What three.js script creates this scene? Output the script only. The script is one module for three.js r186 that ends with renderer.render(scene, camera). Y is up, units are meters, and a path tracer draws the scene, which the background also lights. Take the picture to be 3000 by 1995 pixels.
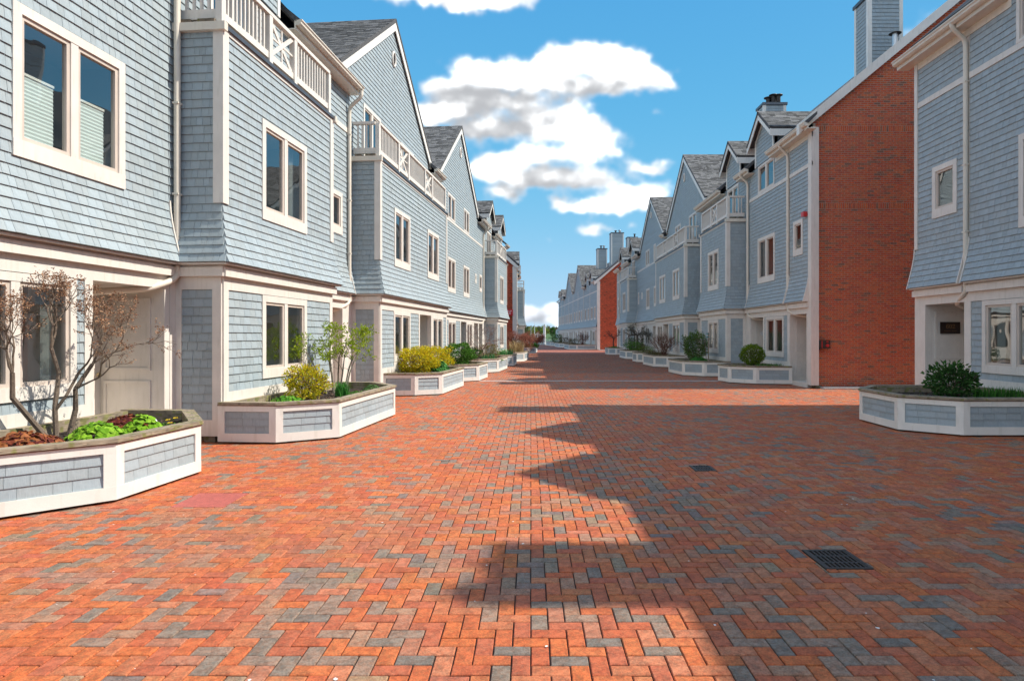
import * as THREE from 'three';
import { ImprovedNoise } from 'three/addons/math/ImprovedNoise.js';

// ------------------------------------------------------------------ camera, sky, sun, exposure
const scene = new THREE.Scene();
const camera = new THREE.PerspectiveCamera(55.4, 1024 / 680, 0.1, 6000);
camera.position.set(0, 1.7, 0);
camera.lookAt(0, 1.7, -10);
camera.setViewOffset(3000, 1995, -55, 12.5, 3000, 1995);
camera.updateProjectionMatrix();
camera.updateMatrixWorld();
const renderer = new THREE.WebGLRenderer({ antialias: true });
renderer.toneMapping = THREE.LinearToneMapping;
renderer.toneMappingExposure = 1.62;
renderer.shadowMap.enabled = true;

const SUN_EL = 46.6 * Math.PI / 180, SUN_FWD = 1 * Math.PI / 180;
const sunDir = new THREE.Vector3(Math.cos(SUN_EL) * Math.cos(SUN_FWD), Math.sin(SUN_EL), -Math.cos(SUN_EL) * Math.sin(SUN_FWD));
const sun = new THREE.DirectionalLight(new THREE.Color(1, 0.94, 0.83), 3.8);
sun.position.copy(sunDir).multiplyScalar(120);
sun.castShadow = true;
sun.shadow.camera.left = -90; sun.shadow.camera.right = 90; sun.shadow.camera.top = 90; sun.shadow.camera.bottom = -90; sun.shadow.camera.far = 400;
sun.shadow.mapSize.set(2048, 2048);
scene.add(sun); scene.add(sun.target);

// ------------------------------------------------------------------ small maths
function mulberry(a) { return () => { a |= 0; a = a + 0x6D2B79F5 | 0; let t = Math.imul(a ^ a >>> 15, 1 | a); t = t + Math.imul(t ^ t >>> 7, 61 | t) ^ t; return ((t ^ t >>> 14) >>> 0) / 4294967296; }; }
let rnd = mulberry(7);
const rr = (a, b) => a + (b - a) * rnd();
const pick = (a) => a[Math.floor(rnd() * a.length)];
const clamp = (x, a = 0, b = 1) => Math.min(b, Math.max(a, x));
const smooth = (a, b, x) => { const t = clamp((x - a) / (b - a)); return t * t * (3 - 2 * t); };
const lerp = (a, b, t) => a + (b - a) * t;
const IN = new ImprovedNoise();
function fbm3(x, y, z, o = 5) { let s = 0, a = 0.5, f = 1; for (let i = 0; i < o; i++) { s += a * IN.noise(x * f, y * f, z * f); f *= 2.03; a *= 0.5; } return s; }
// tileable value noise
function tileNoise(seed, n) { const r = mulberry(seed), g = Float32Array.from({ length: n * n }, () => r()); return (u, v) => { u = ((u % 1) + 1) % 1 * n; v = ((v % 1) + 1) % 1 * n; const i = Math.floor(u), j = Math.floor(v), fu = u - i, fv = v - j, su = fu * fu * (3 - 2 * fu), sv = fv * fv * (3 - 2 * fv); const a = g[(j % n) * n + i % n], b = g[(j % n) * n + (i + 1) % n], c = g[((j + 1) % n) * n + i % n], d = g[((j + 1) % n) * n + (i + 1) % n]; return (a + (b - a) * su) * (1 - sv) + (c + (d - c) * su) * sv; }; }

// ------------------------------------------------------------------ sky with cumulus
{
  const W = 2048, Hh = 1024, data = new Float32Array(W * Hh * 4);
  const D = Math.PI / 180;
  // cloud lumps: azimuth (0 = down the street, + to the right), elevation, half widths in degrees, thickness, whiteness
  const lumps = [[-8.6, 20.9, 1.45, .99, .8, .9], [-4.9, 22.0, 2.43, 1.13, 1, 1.1], [-1.4, 21.9, 3.4, 1.04, 1, 1.1], [1.2, 21.6, 2.85, 1.14, 1, 1.05], [3.3, 22.9, 2.73, 1.18, 1, 1.05], [6.5, 22.9, 3.03, 1.33, 1, 1.1], [8.3, 21.8, 2.26, 1.31, 1, 1.0], [10.9, 21.4, 1.96, 1.05, 1, 1.05], [12.3, 20.5, 1.16, .67, .75, .92], [-2.8, 19.7, 6.02, 1.34, 1, .62], [6.0, 20.8, 5.35, 1.02, 1, .72], [-6.2, 19.8, 2.26, 1.34, .9, .78], [11.4, 18.7, .64, .5, .4, .75], [-8.6, 18.6, 1.95, .82, .9, .98], [-6.5, 18.9, 1.58, .68, .9, 1.0], [-3.6, 17.6, 5.42, 1.38, 1, .66], [1.2, 18.4, 2.13, .91, .9, .75], [3.9, 18.4, 2.07, 1.14, 1, 1.05], [1.8, 17.5, 2.78, .96, 1, .95], [6.0, 17.2, 2.15, 1.15, 1, .8], [5.5, 15.7, 3.25, 1.22, 1, 1.1], [-0.1, 15.5, 2.75, .99, 1, .98], [-3.0, 14.2, 2.91, 1.23, 1, 1.05], [-4.1, 14.9, 2.08, .99, .9, .9], [1.8, 13.5, 4.41, 1.08, 1, .66], [4.9, 13.7, 3.36, 1.07, .9, .68], [-2.2, 12.5, 2.38, .96, .85, .72], [2.8, 11.7, 1.54, .73, .7, .76], [9.6, 14.5, 1.65, .62, .75, .86], [11.2, 14.2, 1.05, .52, .55, .86], [8.6, 12.3, 3.16, 1.11, 1, .96], [7.0, 11.1, 2.84, .88, 1, .98], [10.2, 11.5, 2.12, .78, .9, .95], [4.4, 11.2, 1.59, .63, .8, .9], [4.9, 9.3, 1.4, .64, .75, .86], [8.7, 9.6, .7, .37, .6, .82], [7.0, 9.3, 1.51, .34, .3, .8], [1.8, 8.6, .77, .35, .3, .8], [-9.9, 27.2, 4.55, .76, 1, .92], [-6.2, 27.2, 4.21, .76, 1, .95], [-3.0, 27.2, 2.97, .84, 1, .86], [-0.9, 27.3, 1.56, .84, .75, .8], [-7.5, 28.8, 8.51, 1.16, 1, 1], [-3.0, 28.6, 5.74, .97, 1, 1], [9.4, 8.1, 1.24, .5, .7, .9], [31.6, 21.6, 2.4, 1.3, 1, 1.05], [35, 19, 4, 2, 1, 1], [33, 20.4, 2.2, 1, .5, .9], [34, 27, 2.5, .9, .45, .8], [1, 2, 2.6, .9, .85, .9], [3.4, 1.9, 2.2, .8, .8, .88], [-1, 1.2, 3, .6, .7, .8], [5, 1.2, 4, .6, .6, .82], [-1.6, 2.6, 1.6, .6, .55, .8]];
  const r = mulberry(99);
  for (let k = 0; k < 110; k++) {               // the same fair-weather sky all the way round
    const az = r() * 360 - 180, el = 6 + 50 * Math.pow(r(), 1.2), s = 2 + 5 * r();
    if (Math.abs(az) < 48 && el < 40) continue;
    for (let q = 0; q < 4; q++) lumps.push([az + (r() - .5) * 3 * s / Math.cos(el * D), el + (r() - .5) * s * .8, s * (1 + r()), s * .45 * (.7 + .6 * r()), .7 + .3 * r(), q ? 1.05 : .66]);
  }
  const grid = Array.from({ length: 36 }, () => []);
  lumps.forEach((l) => { const w = l[2] * 1.8; for (let a = -180; a < 180; a += 10) { let dd = Math.abs(((l[0] - (a + 5)) % 360 + 540) % 360 - 180); if (dd < w + 6) grid[(a + 180) / 10].push(l); } });
  let low = 0;                                   // whiteness of the lump a sample lies in
  const dens = (az, el) => {
    if (el < -1) return 0;
    let m = 0, ws = 0, hs = 0; const cell = grid[Math.min(35, Math.max(0, Math.floor((((az + 180) % 360 + 360) % 360) / 10)))];
    const wx = fbm3(az * .45 + 11, el * .6, 2.2, 5) * 1.5, wy = fbm3(az * .45, el * .6 + 7, 9.2, 5) * 1.0;
    for (const l of cell) { let da = ((az + wx - l[0]) % 360 + 540) % 360 - 180; const ey = el + wy - l[1], dx = da / l[2], dy = ey / (ey < 0 ? l[3] * .75 : l[3] * 1.1); const q = dx * dx + dy * dy; if (q < 3.5) { const w = l[4] * Math.exp(-q * 1.25); m = m + w * (1 - m * .5); ws += w * w; hs += w * w * (l[5] + .06 * dy); } }
    low = ws > 0 ? hs / ws : 1;
    if (m < .03) return 0;
    const n = fbm3(az * .38 + 3, el * .55, 1.7, 5) * .9 + fbm3(az * 1.3, el * 1.7, 7.7, 4) * .42;
    return clamp((m + n * .5 - .235) * 1.4);
  };
  for (let j = 0; j < Hh; j++) {
    const el = ((j + .5) / Hh - .5) * 180;       // row 0 at v = 0 is straight down
    for (let i = 0; i < W; i++) {
      // equirect: u = atan2(z, x) / 2pi + .5 ; the street runs to -z
      const th = ((i + .5) / W - .5) * 2 * Math.PI, x = Math.cos(th), z = Math.sin(th);
      const az = Math.atan2(x, -z) / D;
      const e = Math.max(el, 0), t = Math.sqrt(clamp(e / 60));
      // clear air: pale at the horizon, deep blue above
      let R = lerp(.33, .046, smooth(0, .8, t)), G = lerp(.48, .212, smooth(0, .9, t)), B = lerp(.6, .455, smooth(0, .95, t));
      R = lerp(R, .056, smooth(.2, .6, t) * .5);
      { const cs = Math.cos(el * D) * (x * sunDir.x + z * sunDir.z) + Math.sin(el * D) * sunDir.y, gl = Math.pow(clamp(cs), 40) * .8 + Math.pow(clamp(cs), 6) * .12; R += gl; G += gl * .98; B += gl * .93; }   // forward scatter round the sun
      
      if (el > -2) {
        const d = dens(az, Math.max(el, .01));
        if (d > 0) {
          const hgt = low, toSun = dens(az + 1.1, el + 1.0);
          let lit = .33 + 1.1 * Math.pow(smooth(.55, 1.15, hgt + .5 * fbm3(az * .55 + 5, el * .9, 4.2, 5)), 1.35);
          lit = lerp(lit, 1.1, .25 * (1 - smooth(.2, .95, toSun)));
          lit = lerp(.62, lit, smooth(.1, .7, d));
          const a = smooth(.0, .85, d);
          const hz = smooth(0, 8, e);
          R = lerp(R, (.98 * lit) * lerp(.9, 1, hz), a); G = lerp(G, (.985 * lit + .008) * lerp(.93, 1, hz), a); B = lerp(B, (.97 * lit + .03), a);
        }
      }
      if (el < 0) { const k = smooth(0, -8, el); R = lerp(R, .24, k); G = lerp(G, .23, k); B = lerp(B, .23, k); }
      const o = (j * W + i) * 4; data[o] = R; data[o + 1] = G; data[o + 2] = B; data[o + 3] = 1;
    }
  }
  const sky = new THREE.DataTexture(data, W, Hh, THREE.RGBAFormat, THREE.FloatType);
  sky.mapping = THREE.EquirectangularReflectionMapping; sky.magFilter = THREE.LinearFilter; sky.minFilter = THREE.LinearFilter; sky.wrapS = THREE.RepeatWrapping; sky.needsUpdate = true;
  scene.background = sky; scene.environment = sky;
}

// ------------------------------------------------------------------ textures and materials
function tex(n, fn, srgb = true) {
  const d = new Uint8Array(n * n * 4);
  for (let j = 0; j < n; j++) for (let i = 0; i < n; i++) { const c = fn((i + .5) / n, (j + .5) / n), o = (j * n + i) * 4; const a = Array.isArray(c) ? c : [c, c, c]; for (let k = 0; k < 3; k++) d[o + k] = clamp(a[k]) * 255; d[o + 3] = 255; }
  const t = new THREE.DataTexture(d, n, n, THREE.RGBAFormat); t.wrapS = t.wrapT = THREE.RepeatWrapping; t.magFilter = THREE.LinearFilter; t.minFilter = THREE.LinearMipmapLinearFilter; t.generateMipmaps = true;
  if (srgb) t.colorSpace = THREE.SRGBColorSpace; t.needsUpdate = true; return t;
}
const rep = (t, x, y = x) => { t.repeat.set(x, y); return t; };
const n8 = tileNoise(1, 8), n16 = tileNoise(2, 16), n32 = tileNoise(3, 32), n64 = tileNoise(4, 64), n128 = tileNoise(5, 128), n256 = tileNoise(6, 256);
// painted cedar: vertical grain, 0.6 m tile
const cedarMap = rep(tex(512, (u, v) => { const g = n128(u, v * .06) * .5 + n256(u, v * .1) * .5, b = n8(u, v), m = n32(u, v * .4); return .90 + .07 * g + .035 * (b - .5) + .04 * (m - .5); }), 1 / .6);
const cedarBump = rep(tex(512, (u, v) => n128(u, v * .06) * .55 + n256(u, v * .1) * .45, false), 1 / .6);
// painted boards, 2 m tile: faint weathering with a grain of its own
const paintMap = rep(tex(512, (u, v) => { const a = n8(u, v), b = n32(u, v * .5), c = n256(u, v), d = smooth(.72, .95, n64(u, v * .12)) * .03, e = n256(u + .3, v + .6) > .965 ? .1 : 0, k = .94 + .035 * a + .03 * b - .015 * c - d - e; return [k, k * .997, k * .985 - d * .3]; }), 1 / 2);
const paintBump = rep(tex(256, (u, v) => n128(u, v) * .5 + n32(u, v) * .5, false), 1 / .8);
// fired clay, 0.5 m tile: speckle, pits and kiln flash
const clayMap = rep(tex(512, (u, v) => { const s = n256(u, v), m = n64(u, v), b = n16(u, v), w = n8(u, v); let k = .68 + .2 * b + .22 * m + .1 * (w - .5); k += (s - .5) * .3; if (n256(u + .37, v + .11) > .93) k *= .62; if (n128(u + .2, v + .7) > .94) k *= .7; const h = n32(u + .5, v + .2) - .5; return [k, k * (.98 + .14 * h), k * (.96 + .2 * h)]; }), 1 / .5);
const clayBump = rep(tex(512, (u, v) => { let h = .55 + .3 * n256(u, v) + .2 * n64(u, v); if (n256(u + .37, v + .11) > .93) h -= .5; return h; }, false), 1 / .5);
// weathered grey wood, grain along u, 1 m tile
const woodMap = rep(tex(512, (u, v) => { const g = n64(u * .25, v) * .5 + n256(u * .08, v) * .5, k = n8(u, v), s = n32(u * .5, v); const m = smooth(.62, .9, n16(u, v)); const b = .62 + .3 * g + .12 * (k - .5) - .1 * smooth(.75, .9, s); return [b * lerp(1, .86, m), b * lerp(.97, .9, m), b * lerp(.9, .62, m)]; }), 1);
const woodBump = rep(tex(512, (u, v) => n64(u * .25, v) * .4 + n256(u * .08, v) * .6, false), 1);
const grainMap = rep(tex(512, (u, v) => { const s = n256(u, v), m = n64(u, v), b = n16(u, v); return .74 + .2 * (s - .5) + .16 * m + .1 * b; }), 1 / .5);
const grainBump = rep(tex(512, (u, v) => n256(u, v) * .6 + n64(u, v) * .4, false), 1 / .5);
const brickMap = (() => { const t = tex(512, (u, v) => { const r = Math.floor(v * 24), x = u * 8 + (r % 2) * .5, jx = x - Math.floor(x), jy = v * 24 - r, k = Math.sin(Math.floor(x) % 8 * 12.9 + r * 78.2) * 43758.5, q = k - Math.floor(k); if (jx < .06 || jy < .17) return [.98, 1, 1]; const b = .62 + .3 * q + .1 * n128(u, v); return q < .1 ? [b * .5, b * .75, b * .8] : [b, b * .8, b * .75]; }); t.repeat.set(1 / 1.7, 1 / 1.64); return t; })();
const glassWave = rep(tex(256, (u, v) => n8(u, v), false), 1 / 2.2);

const C = (r, g, b) => new THREE.Color(r, g, b);
const std = (o) => { const m = new THREE.MeshStandardMaterial(o); m.side = THREE.DoubleSide; return m; };
const M = {
  trim: std({ color: C(.75, .70, .655), map: paintMap, bumpMap: paintBump, bumpScale: .0006, roughness: .55 }),
  white: std({ color: C(.82, .79, .75), map: paintMap, bumpMap: paintBump, bumpScale: .0006, roughness: .5 }),
  porch: std({ color: C(.73, .68, .635), map: paintMap, bumpMap: paintBump, bumpScale: .0006, roughness: .55 }),
  gutter: std({ color: C(.76, .69, .6), map: paintMap, roughness: .42 }),
  sash: std({ color: C(.62, .53, .47), map: paintMap, roughness: .5 }),
  sheath: std({ color: C(.2, .25, .29), map: paintMap, roughness: .9 }),
  flashing: std({ color: C(.16, .17, .19), roughness: .45, metalness: .6, map: grainMap }),
  deck: std({ color: C(.26, .22, .19), map: woodMap, bumpMap: woodBump, bumpScale: .003, roughness: .85 }),
  cap: std({ color: C(.50, .43, .36), map: woodMap, bumpMap: woodBump, bumpScale: .0035, roughness: .85 }),
  capSide: std({ color: C(.34, .17, .12), map: woodMap, roughness: .8 }),
  soil: std({ color: C(.075, .05, .038), map: grainMap, bumpMap: grainBump, bumpScale: .03, roughness: 1 }),
  base: std({ color: C(.3, .26, .22), map: woodMap, roughness: .9 }),
  dark: std({ color: C(.012, .012, .013), roughness: .95 }),
  room: std({ color: C(.42, .42, .40), roughness: .95 }),
  curtain: std({ color: C(.42, .44, .43), roughness: .9 }),
  shade: std({ color: C(.66, .72, .71), roughness: .85 }),
  concrete: std({ color: C(.6, .585, .56), map: grainMap, bumpMap: grainBump, bumpScale: .004, roughness: .9 }),
  mortar: std({ color: C(.62, .53, .46), map: grainMap, bumpMap: grainBump, bumpScale: .004, roughness: .95 }),
  joint: std({ color: C(.055, .035, .028), map: grainMap, bumpMap: grainBump, bumpScale: .01, roughness: 1 }),
  roofPlain: std({ color: C(.12, .12, .125), map: grainMap, bumpMap: grainBump, bumpScale: .006, roughness: .95 }),
  roofV: std({ vertexColors: true, map: grainMap, bumpMap: grainBump, bumpScale: .004, roughness: .95 }),
  cedarV: std({ vertexColors: true, map: cedarMap, bumpMap: cedarBump, bumpScale: .0012, roughness: .62 }),
  clayV: std({ vertexColors: true, map: clayMap, bumpMap: clayBump, bumpScale: .0022, roughness: .82 }),
  glass: new THREE.MeshPhysicalMaterial({ color: C(.88, .93, .91), transmission: 1, thickness: 0, roughness: 0.0, ior: 2.7, bumpMap: glassWave, bumpScale: .001, side: THREE.DoubleSide }),
  farGlass: new THREE.MeshPhysicalMaterial({ color: C(.045, .05, .055), roughness: .04, ior: 2.4, side: THREE.DoubleSide }),
  brickFar: std({ color: C(.56, .135, .06), map: brickMap, roughness: .85 }),
  iron: std({ color: C(.075, .06, .052), metalness: .35, roughness: .55, map: grainMap }),
  galv: std({ color: C(.5, .52, .54), metalness: .85, roughness: .35 }),
  red: std({ color: C(.55, .03, .03), roughness: .35 }),
  coral: std({ color: C(.56, .13, .10), roughness: .6, map: grainMap }),
  bark: std({ color: C(.16, .12, .09), map: grainMap, bumpMap: grainBump, bumpScale: .006, roughness: .95 }),
  leafV: new THREE.MeshPhysicalMaterial({ vertexColors: true, roughness: .9, specularIntensity: .2, transmission: .3, thickness: 0, side: THREE.DoubleSide }),
  petalV: std({ vertexColors: true, roughness: .7 }),
  barkV: std({ vertexColors: true, roughness: .95, map: grainMap, bumpMap: grainBump, bumpScale: .004 }),
  lawn: std({ color: C(.07, .15, .035), map: grainMap, roughness: 1 }),
  water: new THREE.MeshPhysicalMaterial({ color: C(.03, .055, .07), roughness: .12, bumpMap: rep(grainBump.clone(), .5), bumpScale: .05, side: THREE.DoubleSide }),
  hill: std({ color: C(.085, .075, .05), map: grainMap, roughness: 1 }),
  house: std({ color: C(.72, .72, .72), roughness: .7 }),
  brass: std({ color: C(.32, .24, .13), roughness: .5, metalness: .3 }),
  plaque: std({ color: C(.035, .014, .009), roughness: .5, map: woodMap }),
};
const toneMats = (list, base) => list.map((c) => { const m = base.clone(); m.vertexColors = false; m.color = C(...c); return m; });
const jig = (c, k, h = 0) => c.map((v, i) => v * (k + (i === 0 ? h : i === 2 ? -h : 0)));
const SH = [.925, .965, 1, 1.025, 1.05, .985].map((k, i) => jig([.372, .434, .464], k, [.012, -.012, 0, .01, -.008, .02][i]));
const SHM = toneMats(SH, M.cedarV);
const BR = [[.70, .145, .045], [.64, .122, .045], [.73, .175, .05], [.58, .108, .046], [.66, .17, .06], [.71, .135, .04], [.36, .15, .085], [.27, .13, .085], [.44, .17, .09], [.54, .13, .05]];
const BRM = toneMats(BR, M.clayV);
const PV = [[.57, .140, .044], [.60, .164, .05], [.52, .122, .045], [.55, .172, .072], [.50, .132, .06], [.60, .150, .04], [.56, .195, .095], [.42, .225, .14], [.35, .215, .15], [.27, .198, .152], [.225, .176, .144], [.46, .182, .105], [.32, .208, .152]];
const PVM = toneMats(PV, M.clayV);

// ------------------------------------------------------------------ scene helpers
const taken = new Map();
function numbered(n) { const k = taken.get(n) || 0; taken.set(n, k + 1); return k ? n + '_' + String(k).padStart(3, '0') : n; }
function shadowed(m) { m.castShadow = true; m.receiveShadow = true; return m; }
function thing(name, label, category, group) { const o = new THREE.Group(); o.name = numbered(name); o.userData = { label, category }; if (group) o.userData.group = group; scene.add(o); return o; }
function tag(o, label, category, group) { o.name = numbered(o.name); o.userData.label = label; o.userData.category = category; if (group) o.userData.group = group; scene.add(o); return o; }
function struct(o) { o.userData.kind = 'structure'; scene.add(o); return o; }

class Acc {
  constructor() { this.p = []; this.n = []; this.t = []; this.c = []; this.i = []; }
  tri(a, b, c, col, uv) { this.poly([a, b, c], col, uv); }
  quad(a, b, c, d, col, uv) { this.poly([a, b, c, d], col, uv); }
  poly(v, col, uv) {
    const a = v[0], b = v[1], c = v[2], o = this.p.length / 3;
    const ux = b[0] - a[0], uy = b[1] - a[1], uz = b[2] - a[2], wx = c[0] - a[0], wy = c[1] - a[1], wz = c[2] - a[2];
    let nx = uy * wz - uz * wy, ny = uz * wx - ux * wz, nz = ux * wy - uy * wx; const L = Math.hypot(nx, ny, nz) || 1; nx /= L; ny /= L; nz /= L;
    for (let k = 0; k < v.length; k++) {
      const q = v[k]; this.p.push(q[0], q[1], q[2]); this.n.push(nx, ny, nz);
      if (uv) this.t.push(uv[k][0], uv[k][1]);
      else if (Math.abs(ny) > .7) this.t.push(q[0], q[2]); else if (Math.abs(nx) > .7) this.t.push(q[2], q[1]); else this.t.push(q[0], q[1]);
      if (col) this.c.push(col[0], col[1], col[2]);
    }
    for (let k = 1; k < v.length - 1; k++) this.i.push(o, o + k, o + k + 1);
  }
  box(x0, x1, y0, y1, z0, z1, Mx, col) {
    const P = [[x0, y0, z0], [x1, y0, z0], [x1, y1, z0], [x0, y1, z0], [x0, y0, z1], [x1, y0, z1], [x1, y1, z1], [x0, y1, z1]].map((q) => (Mx ? mul(Mx, q) : q));
    const f = (a, b, c, d, u) => this.quad(P[a], P[b], P[c], P[d], col, u);
    const w = x1 - x0, h = y1 - y0, e = z1 - z0, uo = x0, vo = y0;
    const R = (A, B, a = 0, b = 0) => [[a, b], [a + A, b], [a + A, b + B], [a, b + B]];
    f(4, 5, 6, 7, R(w, h, uo, vo)); f(1, 0, 3, 2, R(w, h, uo, vo)); f(5, 1, 2, 6, R(e, h, z0, vo)); f(0, 4, 7, 3, R(e, h, z0, vo)); f(7, 6, 2, 3, R(w, e, uo, z0)); f(0, 1, 5, 4, R(w, e, uo, z0));
    return this;
  }
  geom() {
    const g = new THREE.BufferGeometry();
    g.setAttribute('position', new THREE.BufferAttribute(new Float32Array(this.p), 3)); g.setAttribute('normal', new THREE.BufferAttribute(new Float32Array(this.n), 3)); g.setAttribute('uv', new THREE.BufferAttribute(new Float32Array(this.t), 2));
    if (this.c.length) g.setAttribute('color', new THREE.BufferAttribute(new Float32Array(this.c), 3));
    g.setIndex(this.p.length / 3 > 65535 ? new THREE.BufferAttribute(new Uint32Array(this.i), 1) : new THREE.BufferAttribute(new Uint16Array(this.i), 1)); return g;
  }
  mesh(name, mat, parent) { const m = shadowed(new THREE.Mesh(this.geom(), mat)); m.name = name; if (parent) parent.add(m); return m; }
}
function mul(Mx, q) { const e = Mx.elements; return [e[0] * q[0] + e[4] * q[1] + e[8] * q[2] + e[12], e[1] * q[0] + e[5] * q[1] + e[9] * q[2] + e[13], e[2] * q[0] + e[6] * q[1] + e[10] * q[2] + e[14]]; }
const mat4 = (x, y, z, o) => new THREE.Matrix4().set(x[0], y[0], z[0], o[0], x[1], y[1], z[1], o[1], x[2], y[2], z[2], o[2], 0, 0, 0, 1);
const boxMesh = (name, mat, parent, x0, x1, y0, y1, z0, z1, Mx) => new Acc().box(Math.min(x0, x1), Math.max(x0, x1), Math.min(y0, y1), Math.max(y0, y1), Math.min(z0, z1), Math.max(z0, z1), Mx).mesh(name, mat, parent);

// pieces: the ones that show largest become meshes of their own, the rest one joined part
const wedgeFaces = (w, h, t, t2) => { const a = [0, 0, 0], b = [w, 0, 0], c = [w, 0, t], d = [0, 0, t], e = [0, h, 0], f = [w, h, 0], g = [w, h, t2], k = [0, h, t2]; return [[[d, c, g, k], [[0, 0], [w, 0], [w, h], [0, h]]], [[a, b, c, d], [[0, 0], [w, 0], [w, t], [0, t]]], [[a, d, k, e], [[0, 0], [t, 0], [t, h], [0, h]]], [[b, f, g, c], [[0, 0], [0, h], [t, h], [t, 0]]]]; };
const unitWedge = (() => { const A = new Acc(); for (const [v, uv] of wedgeFaces(1, 1, 1, .22)) A.quad(...v, null, uv.map((q) => [q[0] * .15, q[1] * .14])); return A.geom(); })();
// brick face with softened arrises (front z = 1), faces front + four bevels
const brickFaces = (w, h, t, b) => { const o = [[0, 0, t - b], [w, 0, t - b], [w, h, t - b], [0, h, t - b]], i = [[b, b, t], [w - b, b, t], [w - b, h - b, t], [b, h - b, t]], z = [[0, 0, 0], [w, 0, 0], [w, h, 0], [0, h, 0]]; const F = [[[i[0], i[1], i[2], i[3]]]]; for (let k = 0; k < 4; k++) { const n = (k + 1) % 4; F.push([[o[k], o[n], i[n], i[k]]]); F.push([[z[k], z[n], o[n], o[k]]]); } return F.map(([v]) => [v, v.map((q) => [q[0], q[1]])]); };
class Pieces {
  constructor(parent, name, rest, palette, mats, vmat, unit, faces) { Object.assign(this, { parent, name, rest, palette, mats, vmat, unit, faces }); this.L = []; }
  add(Mx, w, h, t, tone) { this.L.push({ Mx, w, h, t, tone }); }
  finish(max = 300) {
    this.parent.updateWorldMatrix(true, false);
    const W = this.parent.matrixWorld, v = new THREE.Vector3(), n = new THREE.Vector3(), cam = camera.position;
    for (const q of this.L) {
      v.set(q.w / 2, q.h / 2, q.t).applyMatrix4(q.Mx).applyMatrix4(W); n.set(q.Mx.elements[8], q.Mx.elements[9], q.Mx.elements[10]).transformDirection(W);
      const dx = v.x - cam.x, dy = v.y - cam.y, dz = v.z - cam.z, d2 = dx * dx + dy * dy + dz * dz, face = -(dx * n.x + dy * n.y + dz * n.z) / Math.sqrt(d2);
      const sx = 1555 + 1900 * dx / -dz, sy = 985 - 1900 * dy / -dz, inside = dz < -.5 && sx > 5 && sx < 2995 && sy > 5 && sy < 1990;
      q.s = inside && face > .02 ? q.w * q.h * face / d2 : 0;
    }
    const order = this.L.map((q, i) => i).sort((a, b) => this.L[b].s - this.L[a].s || a - b), own = new Set();
    for (const i of order) { if (own.size >= max || this.L[i].s <= 0) break; own.add(i); }
    const A = new Acc(); let rest = 0;
    const S = new THREE.Matrix4();
    this.L.forEach((q, i) => {
      if (own.has(i)) { const m = shadowed(new THREE.Mesh(this.unit, this.mats[q.tone])); m.name = this.name; S.makeScale(q.w, q.h, q.t); m.applyMatrix4(new THREE.Matrix4().multiplyMatrices(q.Mx, S)); this.parent.add(m); return; }
      rest++; const uo = rnd() * 7, vo = rnd() * 7, col = this.palette[q.tone];
      for (const [f, uv] of this.faces(q.w, q.h, q.t)) A.poly(f.map((p) => mul(q.Mx, p)), col, uv.map((e) => [e[0] + uo, e[1] + vo]));
    });
    if (rest) { const m = A.mesh(this.rest, this.vmat, this.parent); m.userData.kind = 'stuff'; }
  }
}
const shinglePieces = (g) => new Pieces(g, 'shingle', 'shingles', SH, SHM, M.cedarV, unitWedge, (w, h, t) => wedgeFaces(w, h, t, t * .22));

// rectangles minus holes -> boxes
function gridBoxes(A, Mx, a0, a1, y0, y1, w0, w1, holes) {
  const cut = (lo, hi, arr) => [...new Set([lo, hi, ...arr.filter((v) => v > lo && v < hi)])].sort((p, q) => p - q);
  const xs = cut(a0, a1, holes.flatMap((h) => [h[0], h[1]])), ys = cut(y0, y1, holes.flatMap((h) => [h[2], h[3]]));
  for (let j = 0; j < ys.length - 1; j++) {
    let run = null; const cy = (ys[j] + ys[j + 1]) / 2;
    const flush = (end) => { if (run !== null) A.box(run, end, ys[j], ys[j + 1], w0, w1, Mx); run = null; };
    for (let i = 0; i < xs.length - 1; i++) { const cx = (xs[i] + xs[i + 1]) / 2, inHole = holes.some((h) => cx > h[0] && cx < h[1] && cy > h[2] && cy < h[3]); if (inHole) flush(xs[i]); else if (run === null) run = xs[i]; }
    flush(xs[xs.length - 1]);
  }
}

// ------------------------------------------------------------------ rows of houses
const TL = .0947, KL = Math.hypot(1, TL);
const rowL = { dir: 1, place(v, c) { return { x: (v * TL + c) / KL, z: -(v - c * TL) / KL, ry: Math.atan2(1, TL) }; }, main: -6.7 };
const rowR = (X, t = 0, z0 = 0) => ({ dir: -1, t, place(v) { const k = Math.hypot(1, t); return { x: X + t * (v - z0), z: -v, ry: Math.atan2(-1, -t) }; } });
const EXP = .137;               // shingle exposure
const Y = { flare: 2.87, kick: 3.82, bay: 6.62, eave: 8.42 };
const flareW = (y) => { const t = clamp((Y.kick - y) / (Y.kick - Y.flare)); return .2 * Math.pow(t, 1.45); };

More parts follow.
